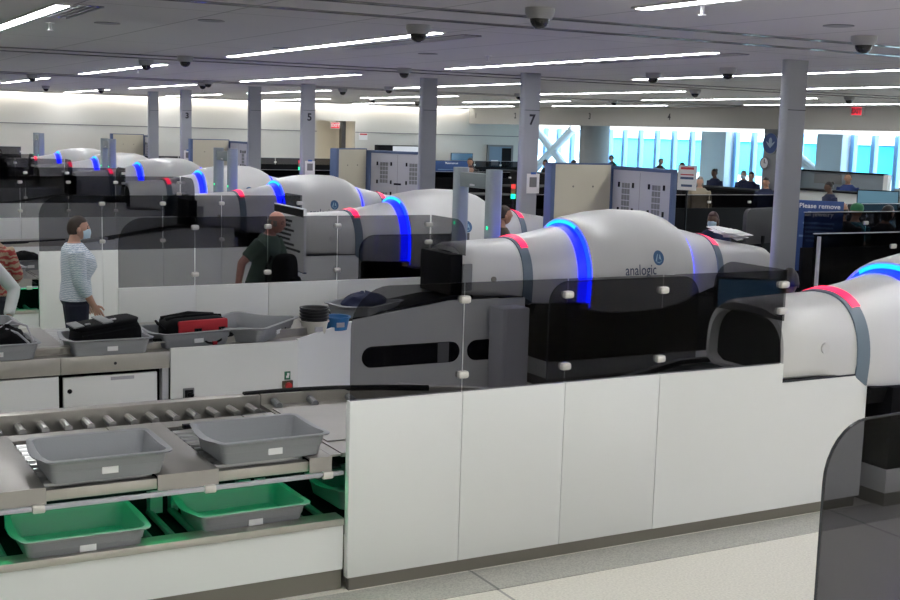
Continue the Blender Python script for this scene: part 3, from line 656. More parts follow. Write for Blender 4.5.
MB().box(.075, .115, -.232, -.205, -.14, -.105, .006).build('red_grip', REDF, t)
def lump(c, r, seed, amp=.18, n=24, m=14):
    rnd = random.Random(seed); ph = [(rnd.uniform(2, 6), rnd.uniform(2, 6), rnd.uniform(0, 6)) for _ in range(5)]
    rings = []
    for i in range(m + 1):
        th = min(max(PI*i/m, .03), PI - .03); row = []
        for j in range(n):
            a = 2*PI*j/n; k = 1 + amp*sum(math.sin(p[0]*th*1.3 + p[2])*math.cos(round(p[1])*a + p[2]) for p in ph)/2.2
            row.append((c[0] + r[0]*k*math.sin(th)*math.cos(a), c[1] + r[1]*k*math.sin(th)*math.sin(a), max(c[2] - r[2]*.9, c[2] - r[2]*k*math.cos(th))))
        rings.append(row)
    return rings
t = thing('jacket', 'crumpled black jacket with loose straps in the bin at the left edge', 'jacket', (1.50, 9.58, .78), 0)
MB().loft(lump((0, .02, .10), (.14, .13, .11), 3)).loft(lump((.08, -.02, .06), (.12, .1, .07), 5)).build('body', FAB, t, smooth=60)
s = MB(); s.tube([(.0, -.05, .2), (.08, -.08, .17), (.15, -.1, .10), (.18, -.08, .05)], .009, 6); s.tube([(-.05, .0, .19), (.06, .07, .24), (.17, .05, .20), (.2, -.06, .09)], .008, 6); s.build('strap', LGREY, t)
tag(MB().box(-.12, .1, -.1, .08, 0, .05, .004).build('paper_pack', PAPER, loc=(1.24, 9.53, .785)), 'white paper packet in the bin beside the black jacket', 'paper')
tag(MB().loft(lump((0, 0, .09), (.15, .12, .10), 8)).build('dark_bag', FAB, loc=(1.42, 10.46, .785), smooth=60), 'dark bag in the bin under the white sleeve', 'bag')
tag(MB().loft(lump((0, 0, .10), (.22, .13, .10), 11)).build('navy_bag', NAVY, loc=(4.86, 10.42, .815), smooth=60), 'navy blue bag lying in a bin seen past the foreground glass', 'bag')
tag(MB().loft(lump((0, 0, .09), (.2, .13, .10), 13)).build('dark_coat', FAB, loc=(2.60, 15.15, .785), smooth=60), 'dark coat in the far bin by the white partition', 'coat')
def make_tub(m, label, name='round_tub', lp=True):
    t = thing(name, label, 'tub', (0, 0, 0), 0, 'round plastic tubs')
    R = [(r*math.cos(a*PI/16), r*math.sin(a*PI/16), z) for r, z in ((.098, 0), (.118, .105), (.128, .107), (.13, .118), (.125, .120), (.112, .116), (.092, .006)) for a in range(32)]
    MB().loft([R[i*32:(i + 1)*32] for i in range(7)]).build('bowl', m, t, smooth=40)
    if lp: MB().box(-.04, .03, -.119, -.105, .035, .075).build('label_patch', LGREY, t)
    return t
TB = mat('tub_black', (.01, .01, .012), .4); TW = mat('tub_white', (.62, .60, .54), .45); TBL = mat('tub_blue', (.015, .13, .34), .45)
tx, ty = 4.08, 9.76
a = make_tub(TW, 'white round tub under the stack of black ones'); a.location = (tx, ty, .768)
p0 = make_tub(TB, 'lowest of the four nested black tubs', lp=False); p0.location = (tx, ty, .80)
for k, lb in enumerate(('second lowest of the four nested black tubs', 'second from top of the four nested black tubs', 'topmost of the four nested black tubs')): dup(p0, (tx, ty, .827 + .027*k), 0, lb)
a = make_tub(TBL, 'bright blue round tub beside the black and white stack'); a.location = (tx + .27, ty + .15, .768)

# ------------------------------------------------------------------ body scanners, detector arches
def vents(mb, dk, x, y0, z0):
    for r in range(5):
        for c in range(3): mb.box(x - .004, x, y0 + c*.062, y0 + c*.062 + .052, z0 + r*.082, z0 + r*.082 + .068)
def make_body_scanner(label, lab2):
    t = thing('screening_booth', label, 'screening booth', (0, 0, 0), 0, 'beige booth walls')
    MB().box(.04, .98, 0, .12, .03, 2.13, .004).build('beige_panel', BEIGE, t)
    MB().box(-.03, .04, -.02, .14, 0, 2.14, .004).box(.98, 1.0, -.005, .14, 0, 2.14).box(-.03, 1.0, 0, .13, 2.13, 2.15).build('blue_trim', BLUEEDGE, t)
    MB().cyl((.35, -.006, 1.83), (.35, 0, 1.83), .014, 10).cyl((.68, -.006, 1.83), (.68, 0, 1.83), .014, 10).build('bolt', KICK, t)
    c = thing('body_scanner_cabinet', lab2, 'cabinet', (0, 0, 0), 0, 'grey vented scanner cabinets')
    MB().box(0, .05, .05, 1.35, .03, 2.07, .006).build('cabinet', LGREY, c)
    MB().box(-.012, .06, 1.32, 1.42, 0, 2.12, .004).box(-.012, .06, 0, .05, 0, 2.12, .004).box(-.012, .06, 0, 1.42, 2.07, 2.12, .004).build('blue_trim', BLUEEDGE, c)
    for y in (.26, .93):
        for z in (1.50, .92, .34): v = MB(); vents(v, 0, 0, y, z); v.build('vent_grille', MGREY, c)
    for y in (.18, .50, .85, 1.17):
        for z in (1.52, 1.87, .95, 1.3): MB().box(-.015, 0, y - .015, y + .015, z - .035, z + .035).build('latch', DARK, c)
    MB().box(-.012, 0, .62, .78, 1.47, 1.505).build('handle_slot', DARK, c)
    MB().box(-.001, .003, .705, .712, .1, 2.05).build('door_seam', MGREY, c)
    return t, c
al = ['behind the middle scanner', 'behind the third scanner, with a dark head shape', 'left of the column marked 5', 'at far left']
p, c = make_body_scanner('beige booth panel with blue edge ' + al[0], 'grey vented cabinet with blue frame ' + al[0])
for k in range(4):
    lp, lc = (9.33, 14.05 + PAIR*k, 0), (10.36, 12.74 + PAIR*k, 0)
    if k == 0: p.location, c.location = lp, lc
    if k == 1: lp, lc = (9.38, 21.45, 0), (10.97, 20.74, 0)
    if k: dup(p, lp, math.radians(31) if k == 1 else 0, 'beige booth panel with blue edge ' + al[k]); dup(c, lc, math.radians(31) if k == 1 else 0, 'grey vented cabinet with blue frame ' + al[k])
def make_arch(label):
    t = thing('detector_arch', label, 'metal detector', (0, 0, 0), 0, 'walk-through metal detectors')
    for y in (-.36, .36):
        MB().loft([[(p[0], y + p[1], z) for p in rrect(.085, .07, .055, 5)] for z in (.03, .9, 2.1, 2.14)]).build('post', WTMDM, t, smooth=50)
        MB().box(-.16, .16, y - .09, y + .09, 0, .03, .005).build('foot', MGREY, t)
        MB().ell((-.088, y - .03, 1.52), (.006, .014, .02), 10, 6).build('green_light', GREENDOT, t)
    MB().box(-.06, .06, -.29, .29, 1.93, 2.09, .01).build('crossbar', mat('detector_dark', (.16, .19, .20), .45), t)
    MB().box(-.065, -.06, -.05, .05, 1.95, 1.97).build('name_strip', LGREY, t)
    return t
a = make_arch('grey walk-through detector arch right of centre, before the middle scanner'); a.location = (6.80, 11.72, 0)
for k, lb in ((1, 'grey walk-through detector arch left of the column marked 5'), (2, 'grey walk-through detector arch far at left, right of the two'), (3, 'grey walk-through detector arch farthest at left')): dup(a, (6.75, 11.9 + PAIR*k, 0), 0, lb)

# poster by the bald man, small signal towers, furniture of the operators
t = thing('poster_stand', 'tilted white text poster on a stand behind the bald man', 'poster', (4.93, 12.95, 0), math.radians(-93))
MB().box(0, 1.0, -.015, .015, 1.02, 1.69, .004).build('board', mat('poster_grey', (.8, .8, .82), .5), t)
MB().box(.01, .99, -.02, -.015, 1.60, 1.68).build('header', DARK, t)
m = MB(); rnd = random.Random(4)
for k in range(7): m.box(.08, .08 + rnd.uniform(.45, .85), -.02, -.015, 1.52 - k*.05, 1.545 - k*.05)
m.build('text_lines', INK, t); MB().box(-.01, 1.01, -.012, .018, 1.01, 1.025).build('edge', BLUEEDGE, t)
MB().box(.46, .54, .015, .05, 0, 1.3).box(.25, .75, -.16, .2, 0, .02).build('stand', DARK, t)
def tower(loc, label):
    t = thing('signal_tower', label, 'signal light', loc, 0, 'small signal towers')
    MB().cyl((0, 0, 0), (0, 0, 1.62), .012, 8).cyl((0, 0, 0), (0, 0, .02), .1, 14).build('pole', DARK, t)
    for z, m in ((1.62, GREENDOT), (1.69, mat('amber_lens', (.2, .12, .02), .4)), (1.76, mat('red_lens', (.35, .03, .03), .4, emit=(1, .05, .03), es=.5))):
        MB().cyl((0, 0, z), (0, 0, z + .062), .032, 12).build('lens', m, t)
    MB().cyl((0, 0, 1.822), (0, 0, 1.835), .034, 12).build('cap', DARK, t)
tower((9.15, 14.75, 0), 'red and green signal tower left of the column marked 7')
tower((9.9, 24.6, 0), 'red and green signal tower right of the column marked 5')
def monitor(loc, rz, w, h, z, label, m, base=True):
    t = thing('monitor', label, 'monitor', loc, rz, 'flat monitors')
    MB().box(-w/2, w/2, -.02, .02, z, z + h, .006).build('casing', DARK, t)
    MB().box(-w/2 + .015, w/2 - .015, -.024, -.02, z + .015, z + h - .015).build('screen', m, t)
    MB().box(-.03, .03, .02, .05, 0 if base else z - .12, z + .15).box(-.12, .12, -.08, .1, 0 if base else z - .13, (0 if base else z - .13) + .02).build('stand', DARK, t)
    return t
SCR = mat('screen_dim_blue', (.03, .06, .10), .15, emit=(.1, .25, .42), es=.22)
monitor((7.35, 7.95, 0), math.radians(-32), .55, .34, 1.02, 'operator monitor glowing dim blue behind the foreground glass, right end', SCR)
monitor((21.9, 38.9, 0), 0, .9, .5, 1.25, 'dark monitor before the far wall, left of the service door', SCR)
monitor((15.0, 13.5, 0), math.radians(-50), .62, .36, 1.46, 'large monitor standing right of the booth, right edge', mat('screen_teal', (.05, .1, .13), .15, emit=(.15, .3, .4), es=.3))
t = thing('operator_desk', 'dark operator desk behind the exit of the middle scanner', 'desk', (9.7, 11.9, 0))
MB().box(0, .95, -.3, .3, 1.02, 1.06, .01).build('top', DARK, t); MB().box(.05, .9, -.28, .28, 0, 1.02).build('body', BLACK, t)
t = thing('paper_stack', 'loose white papers spread on top of the middle scanner exit', 'papers', (9.45, 10.60, 1.41), .1)
rnd = random.Random(2)
for k in range(9):
    MB().box(-.11, .11, -.15, .15, 0, .003, M=Matrix.Translation((rnd.uniform(-.16, .16), rnd.uniform(-.08, .08), .04 + k*.010)) @ Matrix.Rotation(rnd.uniform(-.9, .9), 4, 'Z') @ Matrix.Rotation(rnd.uniform(.05, .4), 4, 'X')).build('sheet', PAPER, t)
t = thing('office_chair', 'dark grey chair back behind the papers', 'chair', (11.3, 12.10, 0), math.radians(200))
MB().loft([[(p[0], .04*(1 - (p[0]/.4)**2) + d, p[1] + 1.43) for p in rrect(.44, .23, .09, 5)] for d in (0, .05)]).build('backrest', mat('chair_grey', (.06, .06, .065), .6), t, smooth=50)
MB().box(-.26, .26, -.5, -.02, .74, .82, .03).build('seat', FAB, t); MB().cyl((0, -.25, .08), (0, -.25, .74), .03).box(-.03, .03, -.04, .07, .76, 1.3).build('post', DARK, t)
MB().box(-.28, .28, -.29, -.21, .0, .08, .02).box(-.04, .04, -.5, 0, 0, .08, .02).build('foot', DARK, t)

# dark counters, glazed rails and signs in the waiting area at right and far left
def rail(x0, x1, y, z, label, m=SMOKED, zk=1.0):
    t = thing('smoked_rail', label, 'partition', (x0, y, 0), 0, 'dark glazed rails')
    MB().box(0, x1 - x0, -.03, .03, .02, zk, .004).build('dark_panel', BLACK, t)
    n = max(1, round((x1 - x0)/1.1))
    for k in range(n):
        a, c = (x1 - x0)*k/n + .01, (x1 - x0)*(k + 1)/n - .01
        MB().box(a, c, -.005, .005, zk, z).build('smoked_pane', m, t, smooth=0)
        MB().box(c - .03, c + .05, -.018, .018, z - .16, z - .115, .01).build('glass_clip', CLIP, t)
    MB().box(0, x1 - x0, -.008, .008, z, z + .008).build('top_edge', LGREY, t)
rail(8.75, 17.5, 8.62, 1.66, 'dark glazed rail at right, nearest of the three')
rail(11.0, 19.5, 11.02, 1.68, 'dark glazed rail at right, middle of the three', zk=1.25)
rail(12.4, 20.5, 12.75, 1.66, 'dark glazed rail at right, farthest of the three', zk=.95)
rail(8.0, 24.0, 37.9, 1.5, 'long dark glazed rail before the far back wall', zk=1.3)
rail(-4.0, 6.2, 35.2 + .9, 1.75, 'dark glazed rail at far left', zk=1.45)
rail(9.9, 17, 27.6, 1.5, 'dark glazed rail beyond the third scanner', zk=1.35)
rail(10.8, 18, 18.5, 1.45, 'dark glazed rail beyond the beige booth', zk=1.2)
t = thing('dark_counter', 'long black counter below the seated officers, middle right', 'counter', (20.4, 21.9, 0))
MB().box(0, .7, 0, 12.5, 0, 1.30, .01).build('body', BLACK, t); MB().box(-.05, .75, -.05, 12.55, 1.30, 1.34, .008).build('top', DARK, t)
for k in range(5): MB().box(-.012, 0, .3 + k*2.5, 2.4 + k*2.5, .2, 1.2).build('front_panel', DARK, t)
t = thing('dark_cabinet', 'black equipment cabinets right of the detector arch', 'cabinet', (11.6, 19.9, 0))
MB().box(0, 2.6, 0, 1.0, 0, 1.52, .01).build('body', BLACK, t); MB().box(.2, 1.1, -.02, 0, .9, 1.4).build('panel', DARK, t)
t = thing('dark_cabinet', 'black equipment cabinets between arch and column', 'cabinet', (9.7, 16.7, 0))
MB().box(0, .9, 0, .8, 0, 1.55, .01).build('body', BLACK, t); MB().box(.1, .8, -.02, 0, .9, 1.4).build('panel', DARK, t)
t = thing('officer_booth', 'white and grey supervisor booth at right below the windows', 'booth', (21.2, 18.95, 0))
MB().box(0, .06, 0, 2.6, .80, 1.40, .004).build('white_front', WHITE, t)
MB().box(-.02, .10, 0, 2.6, 0, .80).build('lower_front', mat('booth_blue', (.22, .30, .38), .5), t)
MB().box(-.12, .35, -.02, 2.62, 1.40, 1.44, .006).build('counter', DARK, t)
MB().box(1.9, 1.96, 1.65, 4.5, 0, 1.78).build('back_wall', mat('booth_grey', (.25, .29, .32), .5), t)
MB().box(1.86, 1.98, 1.55, 1.68, 0, 1.80).build('side_wall', WHITE, t)
MB().box(1.86, 1.98, 1.65, 4.52, 1.78, 1.82).build('top_edge', DARK, t)
MB().box(1.87, 1.9, 3.0, 3.9, 1.50, 1.74).build('picture_frame', MGREY, t)
t = thing('booth_desk', 'white desk unit standing in front of the supervisor booth', 'desk', (20.0, 18.6, 0))
MB().box(0, .5, 0, 2.4, 0, 1.04, .008).build('body', mat('desk_white', (.55, .62, .68), .5), t); MB().box(-.03, .53, -.03, 2.43, 1.04, 1.07, .006).build('top', WHITE, t)
tag(MB().box(0, .3, 0, .4, 0, .09, .005).build('carton', mat('carton', (.5, .38, .22), .7), loc=(20.1, 19.9, 1.07)), 'small tan carton on the white desk by the blue banner', 'box')
def banner(loc, rz, w, z0, z1, lines, label, n=5):
    t = thing('floor_banner', label, 'sign', loc, rz, 'blue notice banners')
    MB().box(-w/2, w/2, -.01, .01, z0, z1, .003).build('board', mat('banner_blue', (.02, .06, .20), .5), t)
    m = MB(); sz = .085
    for k, s in enumerate(lines): letter(m, s, sz, (0, -.013, z1 - .07 - k*.10), (1, 0, 0), (0, 0, 1), .001)
    m.build('lettering', PAPER, t, smooth=0)
    m = MB(); rnd = random.Random(9)
    for k in range(n): q = rnd.uniform(.25, .42)*w; m.box(-q, q, -.013, -.01, z1 - .30 - k*.055, z1 - .275 - k*.055)
    m.build('small_text', mat('banner_pale', (.14, .24, .42), .5), t)
    MB().box(-.03, .03, .01, .04, 0, z1 - .1).box(-.2, .2, -.12, .14, 0, .02).build('stand', DARK, t)
banner((11.60, 11.36, 0), math.radians(-48), .58, .90, 1.80, ['Please remove', 'all jewelry'], 'blue banner with white lettering right of the rightmost column')
banner((15.3, 11.05, 0), math.radians(-55), .5, .95, 1.72, ['Please'], 'blue banner at the right edge beside the monitor')
banner((20.6, 37.3, 0), 0, 1.6, 1.1, 1.5, ['Please remove'], 'small blue banner far away between column and service door', n=1)
t = thing('notice_stand', 'white notice with red and blue lines on a stand, right of the grey cabinet', 'sign', (14.0, 16.85, 0), math.radians(-60))
MB().box(-.17, .17, -.01, .01, 1.63, 2.06).build('sheet', PAPER, t); MB().box(-.015, .015, .01, .03, 0, 1.7).box(-.15, .15, -.1, .12, 0, .02).build('stand', DARK, t)
m = MB(); m.box(-.12, .12, -.013, -.01, 1.99, 2.03).box(-.12, .12, -.013, -.01, 1.89, 1.91).build('red_line', MATS['red_ink'], t); MB().box(-.12, .12, -.013, -.01, 1.82, 1.86).box(-.1, .1, -.013, -.01, 1.69, 1.73).build('blue_line', BLUEEDGE, t)
t = thing('barrier_post', 'slim grey upright post right of the rightmost column', 'post', (8.66, 8.46, 0))
MB().cyl((0, 0, 0), (0, 0, 1.65), .018, 12).build('tube', LGREY, t); MB().cyl((0, 0, 0), (0, 0, .02), .15, 20).build('foot', LGREY, t)
t = thing('exit_table', 'pale inspection table between the rightmost scanner and the column', 'table', (7.6, 7.5, 0))
MB().box(0, 1.6, 0, .6, 1.10, 1.15, .008).build('top', WHITE, t)
for x in (.05, 1.5):
    for y in (.05, .5): MB().box(x, x + .05, y, y + .05, 0, 1.10).build('leg', LGREY, t)
# ------------------------------------------------------------------ people
def remesh(mb, vox, smooth=3):
    me = bpy.data.meshes.new('form'); me.from_pydata([tuple(p) for p in mb.v], [], mb.f)
    bm = bmesh.new(); bm.from_mesh(me); bmesh.ops.recalc_face_normals(bm, faces=bm.faces[:]); bm.to_mesh(me); bm.free()
    o = bpy.data.objects.new('form', me); COL.objects.link(o)
    r = o.modifiers.new('r', 'REMESH'); r.mode = 'VOXEL'; r.voxel_size = vox
    if smooth: q = o.modifiers.new('s', 'SMOOTH'); q.factor = .5; q.iterations = smooth
    dg = bpy.context.evaluated_depsgraph_get(); m2 = bpy.data.meshes.new_from_object(o.evaluated_get(dg))
    out = MB(); out.v = [p.co[:] for p in m2.vertices]; out.f = [tuple(p.vertices) for p in m2.polygons]
    bpy.data.objects.remove(o); bpy.data.meshes.remove(me); bpy.data.meshes.remove(m2)
    return out
def g3(x, s): return math.exp(-(x/s)**2)
def head_form(M, n=36, m=26):
    mb = MB(); rings = []
    for i in range(m + 1):
        t = min(max(PI*i/m, .04), PI - .04); z = -math.cos(t); rr = math.sin(t); row = []
        for j in range(n):
            a = 2*PI*j/n; x, y = rr*math.cos(a), rr*math.sin(a)
            k = 1.0
            if z < 0: k = 1 + .30*z*(1 if y > 0 else .55)
            X, Y, Z = x*.076*k, y*.098*(1 + .06*z if y > 0 else 1 + .18*z), z*.116
            if y > 0:
                f = y
                Y += f*(.022*g3(x, .20)*g3(z + .18, .16) + .007*g3(x, .42)*g3(z - .12, .12) - .010*(g3(x - .42, .2) + g3(x + .42, .2))*g3(z + .02, .12) + .006*g3(x, .3)*g3(z + .52, .08) - .004*g3(x, .35)*g3(z + .45, .05) + .010*g3(x, .3)*g3(z + .82, .16))
            row.append((X, Y, Z))
        rings.append(row)
    mb.loft(rings, M=M)
    for sx in (-1, 1): mb.ell((sx*.079, -.008, -.008), (.010, .019, .032), 12, 8, M=M)
    return mb
def hair_form(M, style):
    mb = MB(); n, m = 32, 22; rings = []
    low = {'short': -.15, 'bob': -.55, 'long': -.72, 'bun': -.3, 'crop': -.5, 'fringe': -1.2}.get(style, -.2)
    for i in range(m + 1):
        t = min(max(PI*i/m, .04), PI - .04); z = -math.cos(t); rr = math.sin(t); row = []
        for j in range(n):
            a = 2*PI*j/n; x, y = rr*math.cos(a), rr*math.sin(a)
            face = (y > .18 or (style == 'crop' and y > -.25 and z < -.1)) and z < .52 - .1*abs(x)
            out = not face and z > low
            if style == 'fringe': out = (z < .2 and z > -.35 and y < .45)
            k = (1.10 + .02*math.sin(9*a)*math.sin(7*t)) if out else .86
            row.append((x*.078*k, y*.1*k - (.004 if out else 0), z*.118*k))
        rings.append(row)
    mb.loft(rings, M=M)
    if style == 'bun': mb.ell((0, -.09, .085), (.045, .045, .045), 14, 10, M=M)
    if style == 'bob': mb.loft([[(w*math.cos(a), d*math.sin(a) - .045, z) for a in [2*PI*j/20 for j in range(20)]] for w, d, z in ((.06, .045, .06), (.084, .058, 0), (.085, .055, -.06), (.07, .045, -.115))], M=M)
    if style == 'long': mb.loft([[(w*math.cos(a), d*math.sin(a) - .05 + o, z) for a in [2*PI*j/20 for j in range(20)]] for w, d, z, o in ((.06, .05, .06, 0), (.086, .06, -.04, 0), (.095, .055, -.16, -.015), (.09, .045, -.27, -.03), (.05, .02, -.36, -.035))], M=M)
    if style == 'cap':
        mb = MB(); mb.loft([[(w*math.cos(a), d*math.sin(a), z) for a in [2*PI*j/24 for j in range(24)]] for w, d, z in ((.090, .112, .02), (.094, .116, .06), (.085, .105, .10), (.055, .07, .128), (.01, .012, .136))], M=M)
    return mb
SKIN = {'light': mat('skin_light', (.52, .30, .22), .55), 'tan': mat('skin_tan', (.36, .19, .12), .55), 'dark': mat('skin_dark', (.10, .05, .033), .5), 'pink': mat('skin_pink', (.55, .27, .22), .5)}
HAIRM = {'dark': mat('hair_dark', (.012, .009, .008), .55), 'brown': mat('hair_brown', (.03, .018, .012), .6), 'grey': mat('hair_grey', (.2, .19, .17), .6), 'green': mat('cap_green', (.02, .16, .06), .7), 'auburn': mat('hair_auburn', (.045, .012, .012), .6)}
MASKB = mat('mask_blue', (.55, .70, .80), .8)
def cloth(name, c): return mat('cloth_' + name, c, .8)
def person(label, loc, rz, h=1.7, hair=('short', 'dark'), skin='tan', shirt=('black', (.01, .01, .012)), pants=('dark', (.012, .014, .022)), sleeve=1., arms=None, lean=0., head=(0, 0), mask=False, build=1., seat=None, fine=False, bust=0., fabric=None):
    t = thing('person', label, 'person', loc, rz)
    s = h/1.70; vox = .010 if fine else .016
    V = lambda x, y, z: Vector((x*s, y*s, z*s))
    zoff = 0
    if seat is not None: zoff = seat/s + .08 - .92
    piv = V(0, 0, .95 + zoff); LM = Matrix.Translation(piv) @ Matrix.Rotation(-math.radians(lean), 4, 'X') @ Matrix.Translation(-piv)
    T = lambda x, y, z: LM @ V(x, y, z + zoff)
    bw = build
    tors = [(.125*bw, .085*bw, .86, 0), (.165*bw, .115*bw, .93, 0), (.155*bw, .112*bw, 1.03, .005), (.145*bw, .10*bw, 1.13, .005), (.16*bw, .11*bw + bust*.5, 1.24, .005 + bust*.6), (.172*bw, .108*bw + bust*.3, 1.33, .005 + bust*.4), (.155*bw, .09*bw, 1.41, -.005), (.09, .065, 1.465, -.01)]
    def torso(g, a=0, b=8, drop=0):
        return [[T((w + g)*math.cos(q), (d + g)*math.sin(q) + o, z - drop) for q in [2*PI*k/24 for k in range(24)]] for w, d, z, o in tors[a:b]]
    arms = arms or {}
    aj = {}
    for sx, sd in ((-1, 'L'), (1, 'R')):
        e, wv = arms.get(sd, ((sx*.235, -.03, 1.13), (sx*.24, .05, .89)))
        sh = T(sx*.175*min(bw, 1.12), -.005, 1.395); aj[sd] = (sh, T(*e), T(*wv))
    hip = [V(sx*.092*bw, 0, .90 + zoff) for sx in (-1, 1)]
    if seat is not None: legs = [(hip[i], V(sx*.13, .42, .95 + zoff - .05), V(sx*.13, .40, .09), V(sx*.13, .55, .04)) for i, sx in enumerate((-1, 1))]
    else: legs = [(hip[i], V(sx*.10, .015, .49), V(sx*.105, -.03, .085), V(sx*.12, .13, .035)) for i, sx in enumerate((-1, 1))]
    b = MB(); b.loft(torso(0))
    def limb(mb, pts, rad, g=0):
        P = []; Rr = []
        for i in range(len(pts) - 1):
            for k in range(5): P.append(pts[i].lerp(pts[i + 1], k/5)); Rr.append((rad[i] + (rad[i + 1] - rad[i])*k/5)*s + g)
        P.append(pts[-1]); Rr.append(rad[-1]*s + g); mb.tube(P, Rr, 12)
    for i in (0, 1): limb(b, [legs[i][0], legs[i][1], legs[i][2]], [.088*bw, .058*bw, .038]); limb(b, [legs[i][2], legs[i][3]], [.038, .03])
    for sd in 'LR': limb(b, aj[sd], [.056*bw, .043*bw, .029])
    neck = [T(0, -.012, 1.43), T(0, .0, 1.50), T(0, .012, 1.56)]; limb(b, neck, [.062, .054, .052])
    fing = MB()
    for sd, sx in (('L', -1), ('R', 1)):
        sh, el, wr = aj[sd]; d = (wr - el).normalized(); side = d.cross(Vector((0, 1, 0)) if abs(d.y) < .8 else Vector((0, 0, 1))).normalized(); up = side.cross(d)
        pc = wr + d*.05*s; rings = []
        for f, w, th in ((-.012, .026, .02), (.02, .036, .017), (.06, .042, .015), (.092, .038, .012)):
            c = wr + d*f*s; rings.append([c + up*(w*math.cos(q))*s + side*(th*math.sin(q))*s for q in [2*PI*k/12 for k in range(12)]])
        b.loft(rings)
        for k, (o, ln) in enumerate(((-.030, .058), (-.010, .072), (.010, .076), (.030, .066))):
            p = wr + d*.085*s + up*o*s; fing.tube([p - d*.015*s, p + d*ln*.45*s, p + d*ln*.8*s + side*.010*sx*s, p + d*ln*.98*s + side*.022*sx*s], [.0095*s, .009*s, .0085*s, .006*s], 7)
        p = wr + d*.025*s + up*.03*s; fing.tube([p, p + d*.028*s + up*.024*s, p + d*.06*s + up*.03*s + side*.01*sx*s], [.011*s, .0105*s, .0075*s], 7)
    body = remesh(b, vox); o = len(body.v)
    body.add(fing.v, fing.f)
    HM = Matrix.Translation(T(0, .035, 1.600)) @ LM.to_3x3().to_4x4() @ Matrix.Rotation(math.radians(head[0]), 4, 'Z') @ Matrix.Rotation(-math.radians(head[1]), 4, 'X') @ Matrix.Scale(s*.93, 4)
    hf = head_form(HM); body.add(hf.v, hf.f)
    body.build('body', SKIN[skin], t, smooth=70)
    if hair[0] != 'bald': hair_form(HM, hair[0]).build('cap' if hair[0] == 'cap' else 'hair', HAIRM[hair[1]], t, smooth=70)
    if fine:
        e = MB(); br = MB()
        for sx in (-1, 1): e.ell((sx*.031, .084, -.002), (.012, .009, .007), 10, 8, M=HM); br.tube([(sx*.015, .095, .018), (sx*.032, .094, .023), (sx*.048, .085, .017)], .004, 6, M=HM)
        e.build('eyes', mat('eye_dark', (.04, .03, .03), .3), t); br.build('eyebrows', HAIRM['brown'], t)
        MB().ell((0, .096, -.060), (.022, .006, .006), 10, 6, M=HM).build('mouth', mat('lips', (.35, .12, .1), .5), t)
    if mask:
        k = MB(); rows = []
        for z, w in ((-.012, .05), (-.03, .062), (-.055, .066), (-.08, .060), (-.105, .045)):
            rows.append([(w*math.sin(a)*1.15, .118*math.cos(a)*(1 - .12*abs(z + .045)/.05) + (.0 if abs(a) > .5 else .004), z) for a in [-1.25 + 2.5*q/12 for q in range(13)]])
        k.loft(rows, False, False, closed=False, M=HM); k.build('face_mask', MASKB, t, smooth=70)
    g = .013
    sm = fabric or cloth(*shirt)
    c = MB(); c.loft(torso(g, 1 if seat is None else 2, 8))
    for sd in 'LR':
        sh, el, wr = aj[sd]
        if sleeve <= .5: limb(c, [sh, sh.lerp(el, sleeve*2*.9)], [.058*bw, .050*bw], g)
        else: limb(c, [sh, el, el.lerp(wr, (sleeve - .5)*2*.94)], [.058*bw, .045*bw, .036], g)
    remesh(c, vox).build('shirt', sm, t, smooth=70)
    c = MB(); c.loft(torso(.008, 0, 3))
    for i in (0, 1): limb(c, [legs[i][0], legs[i][1], legs[i][2]], [.09*bw, .062*bw, .05], .01)
    remesh(c, vox).build('trousers', cloth(*pants), t, smooth=70)
    for i in (0, 1):
        a, q = legs[i][2], legs[i][3]; d = Vector((q.x - a.x, q.y - a.y, 0)).normalized()
        m = Matrix.Translation(Vector((a.x, a.y, 0))) @ d.to_track_quat('Y', 'Z').to_matrix().to_4x4()
        MB().loft([[(w*math.cos(w2), y0 + ln*math.sin(w2), z) for w2 in [2*PI*k/18 for k in range(18)]] for w, ln, y0, z in ((.046, .145, .07, .0), (.049, .15, .07, .02), (.046, .13, .06, .05), (.042, .06, .0, .085), (.040, .05, -.005, .105))], M=m).build('shoe', cloth('shoe', (.015, .015, .016)), t, smooth=50)
    return t
def face(dx, dy): return math.atan2(-dx, dy)               # rotation that turns the front (+y) towards dx, dy
# striped top
def stripes(name, a, b_, scale, dist, wscale=1.):
    m = mat(name, a, .8); N, L = nodes(m)
    tc = N.new('ShaderNodeTexCoord'); w = N.new('ShaderNodeTexWave'); w.bands_direction = 'Z'; w.inputs['Scale'].default_value = scale; w.inputs['Distortion'].default_value = dist; w.inputs['Detail'].default_value = 3; w.inputs['Detail Scale'].default_value = wscale
    r = N.new('ShaderNodeValToRGB'); r.color_ramp.elements[0].color = (*a, 1); r.color_ramp.elements[1].color = (*b_, 1); r.color_ramp.elements[0].position = .3; r.color_ramp.elements[1].position = .6
    L.new(tc.outputs['Object'], w.inputs['Vector']); L.new(w.outputs['Fac'], r.inputs['Fac']); L.new(r.outputs['Color'], N['Principled BSDF'].inputs['Base Color'])
    return m
STRIPE = stripes('striped_knit', (.34, .43, .54), (.76, .79, .83), 20, 4.5, 3.)
REDP = stripes('red_pattern', (.30, .035, .035), (.34, .25, .17), 6, 9, 2.)
CAMO = mat('camo_cloth', (.07, .055, .035), .8, noise=(16, (.03, .028, .02), .08))
GREENT = mat('green_tshirt', (.08, .12, .095), .8)
person('woman with short dark hair, blue mask and pale striped top, standing by white partition', (2.42, 11.45, 0), face(1, -.12), 1.66, ('crop', 'brown'), 'light', pants=('navy', (.008, .010, .028)), sleeve=.82, mask=True, build=1.18, bust=.05, fine=True, fabric=STRIPE, arms={'R': ((.235, .02, 1.12), (.225, .14, .90)), 'L': ((-.235, .0, 1.12), (-.22, .10, .90))}, head=(0, -4))
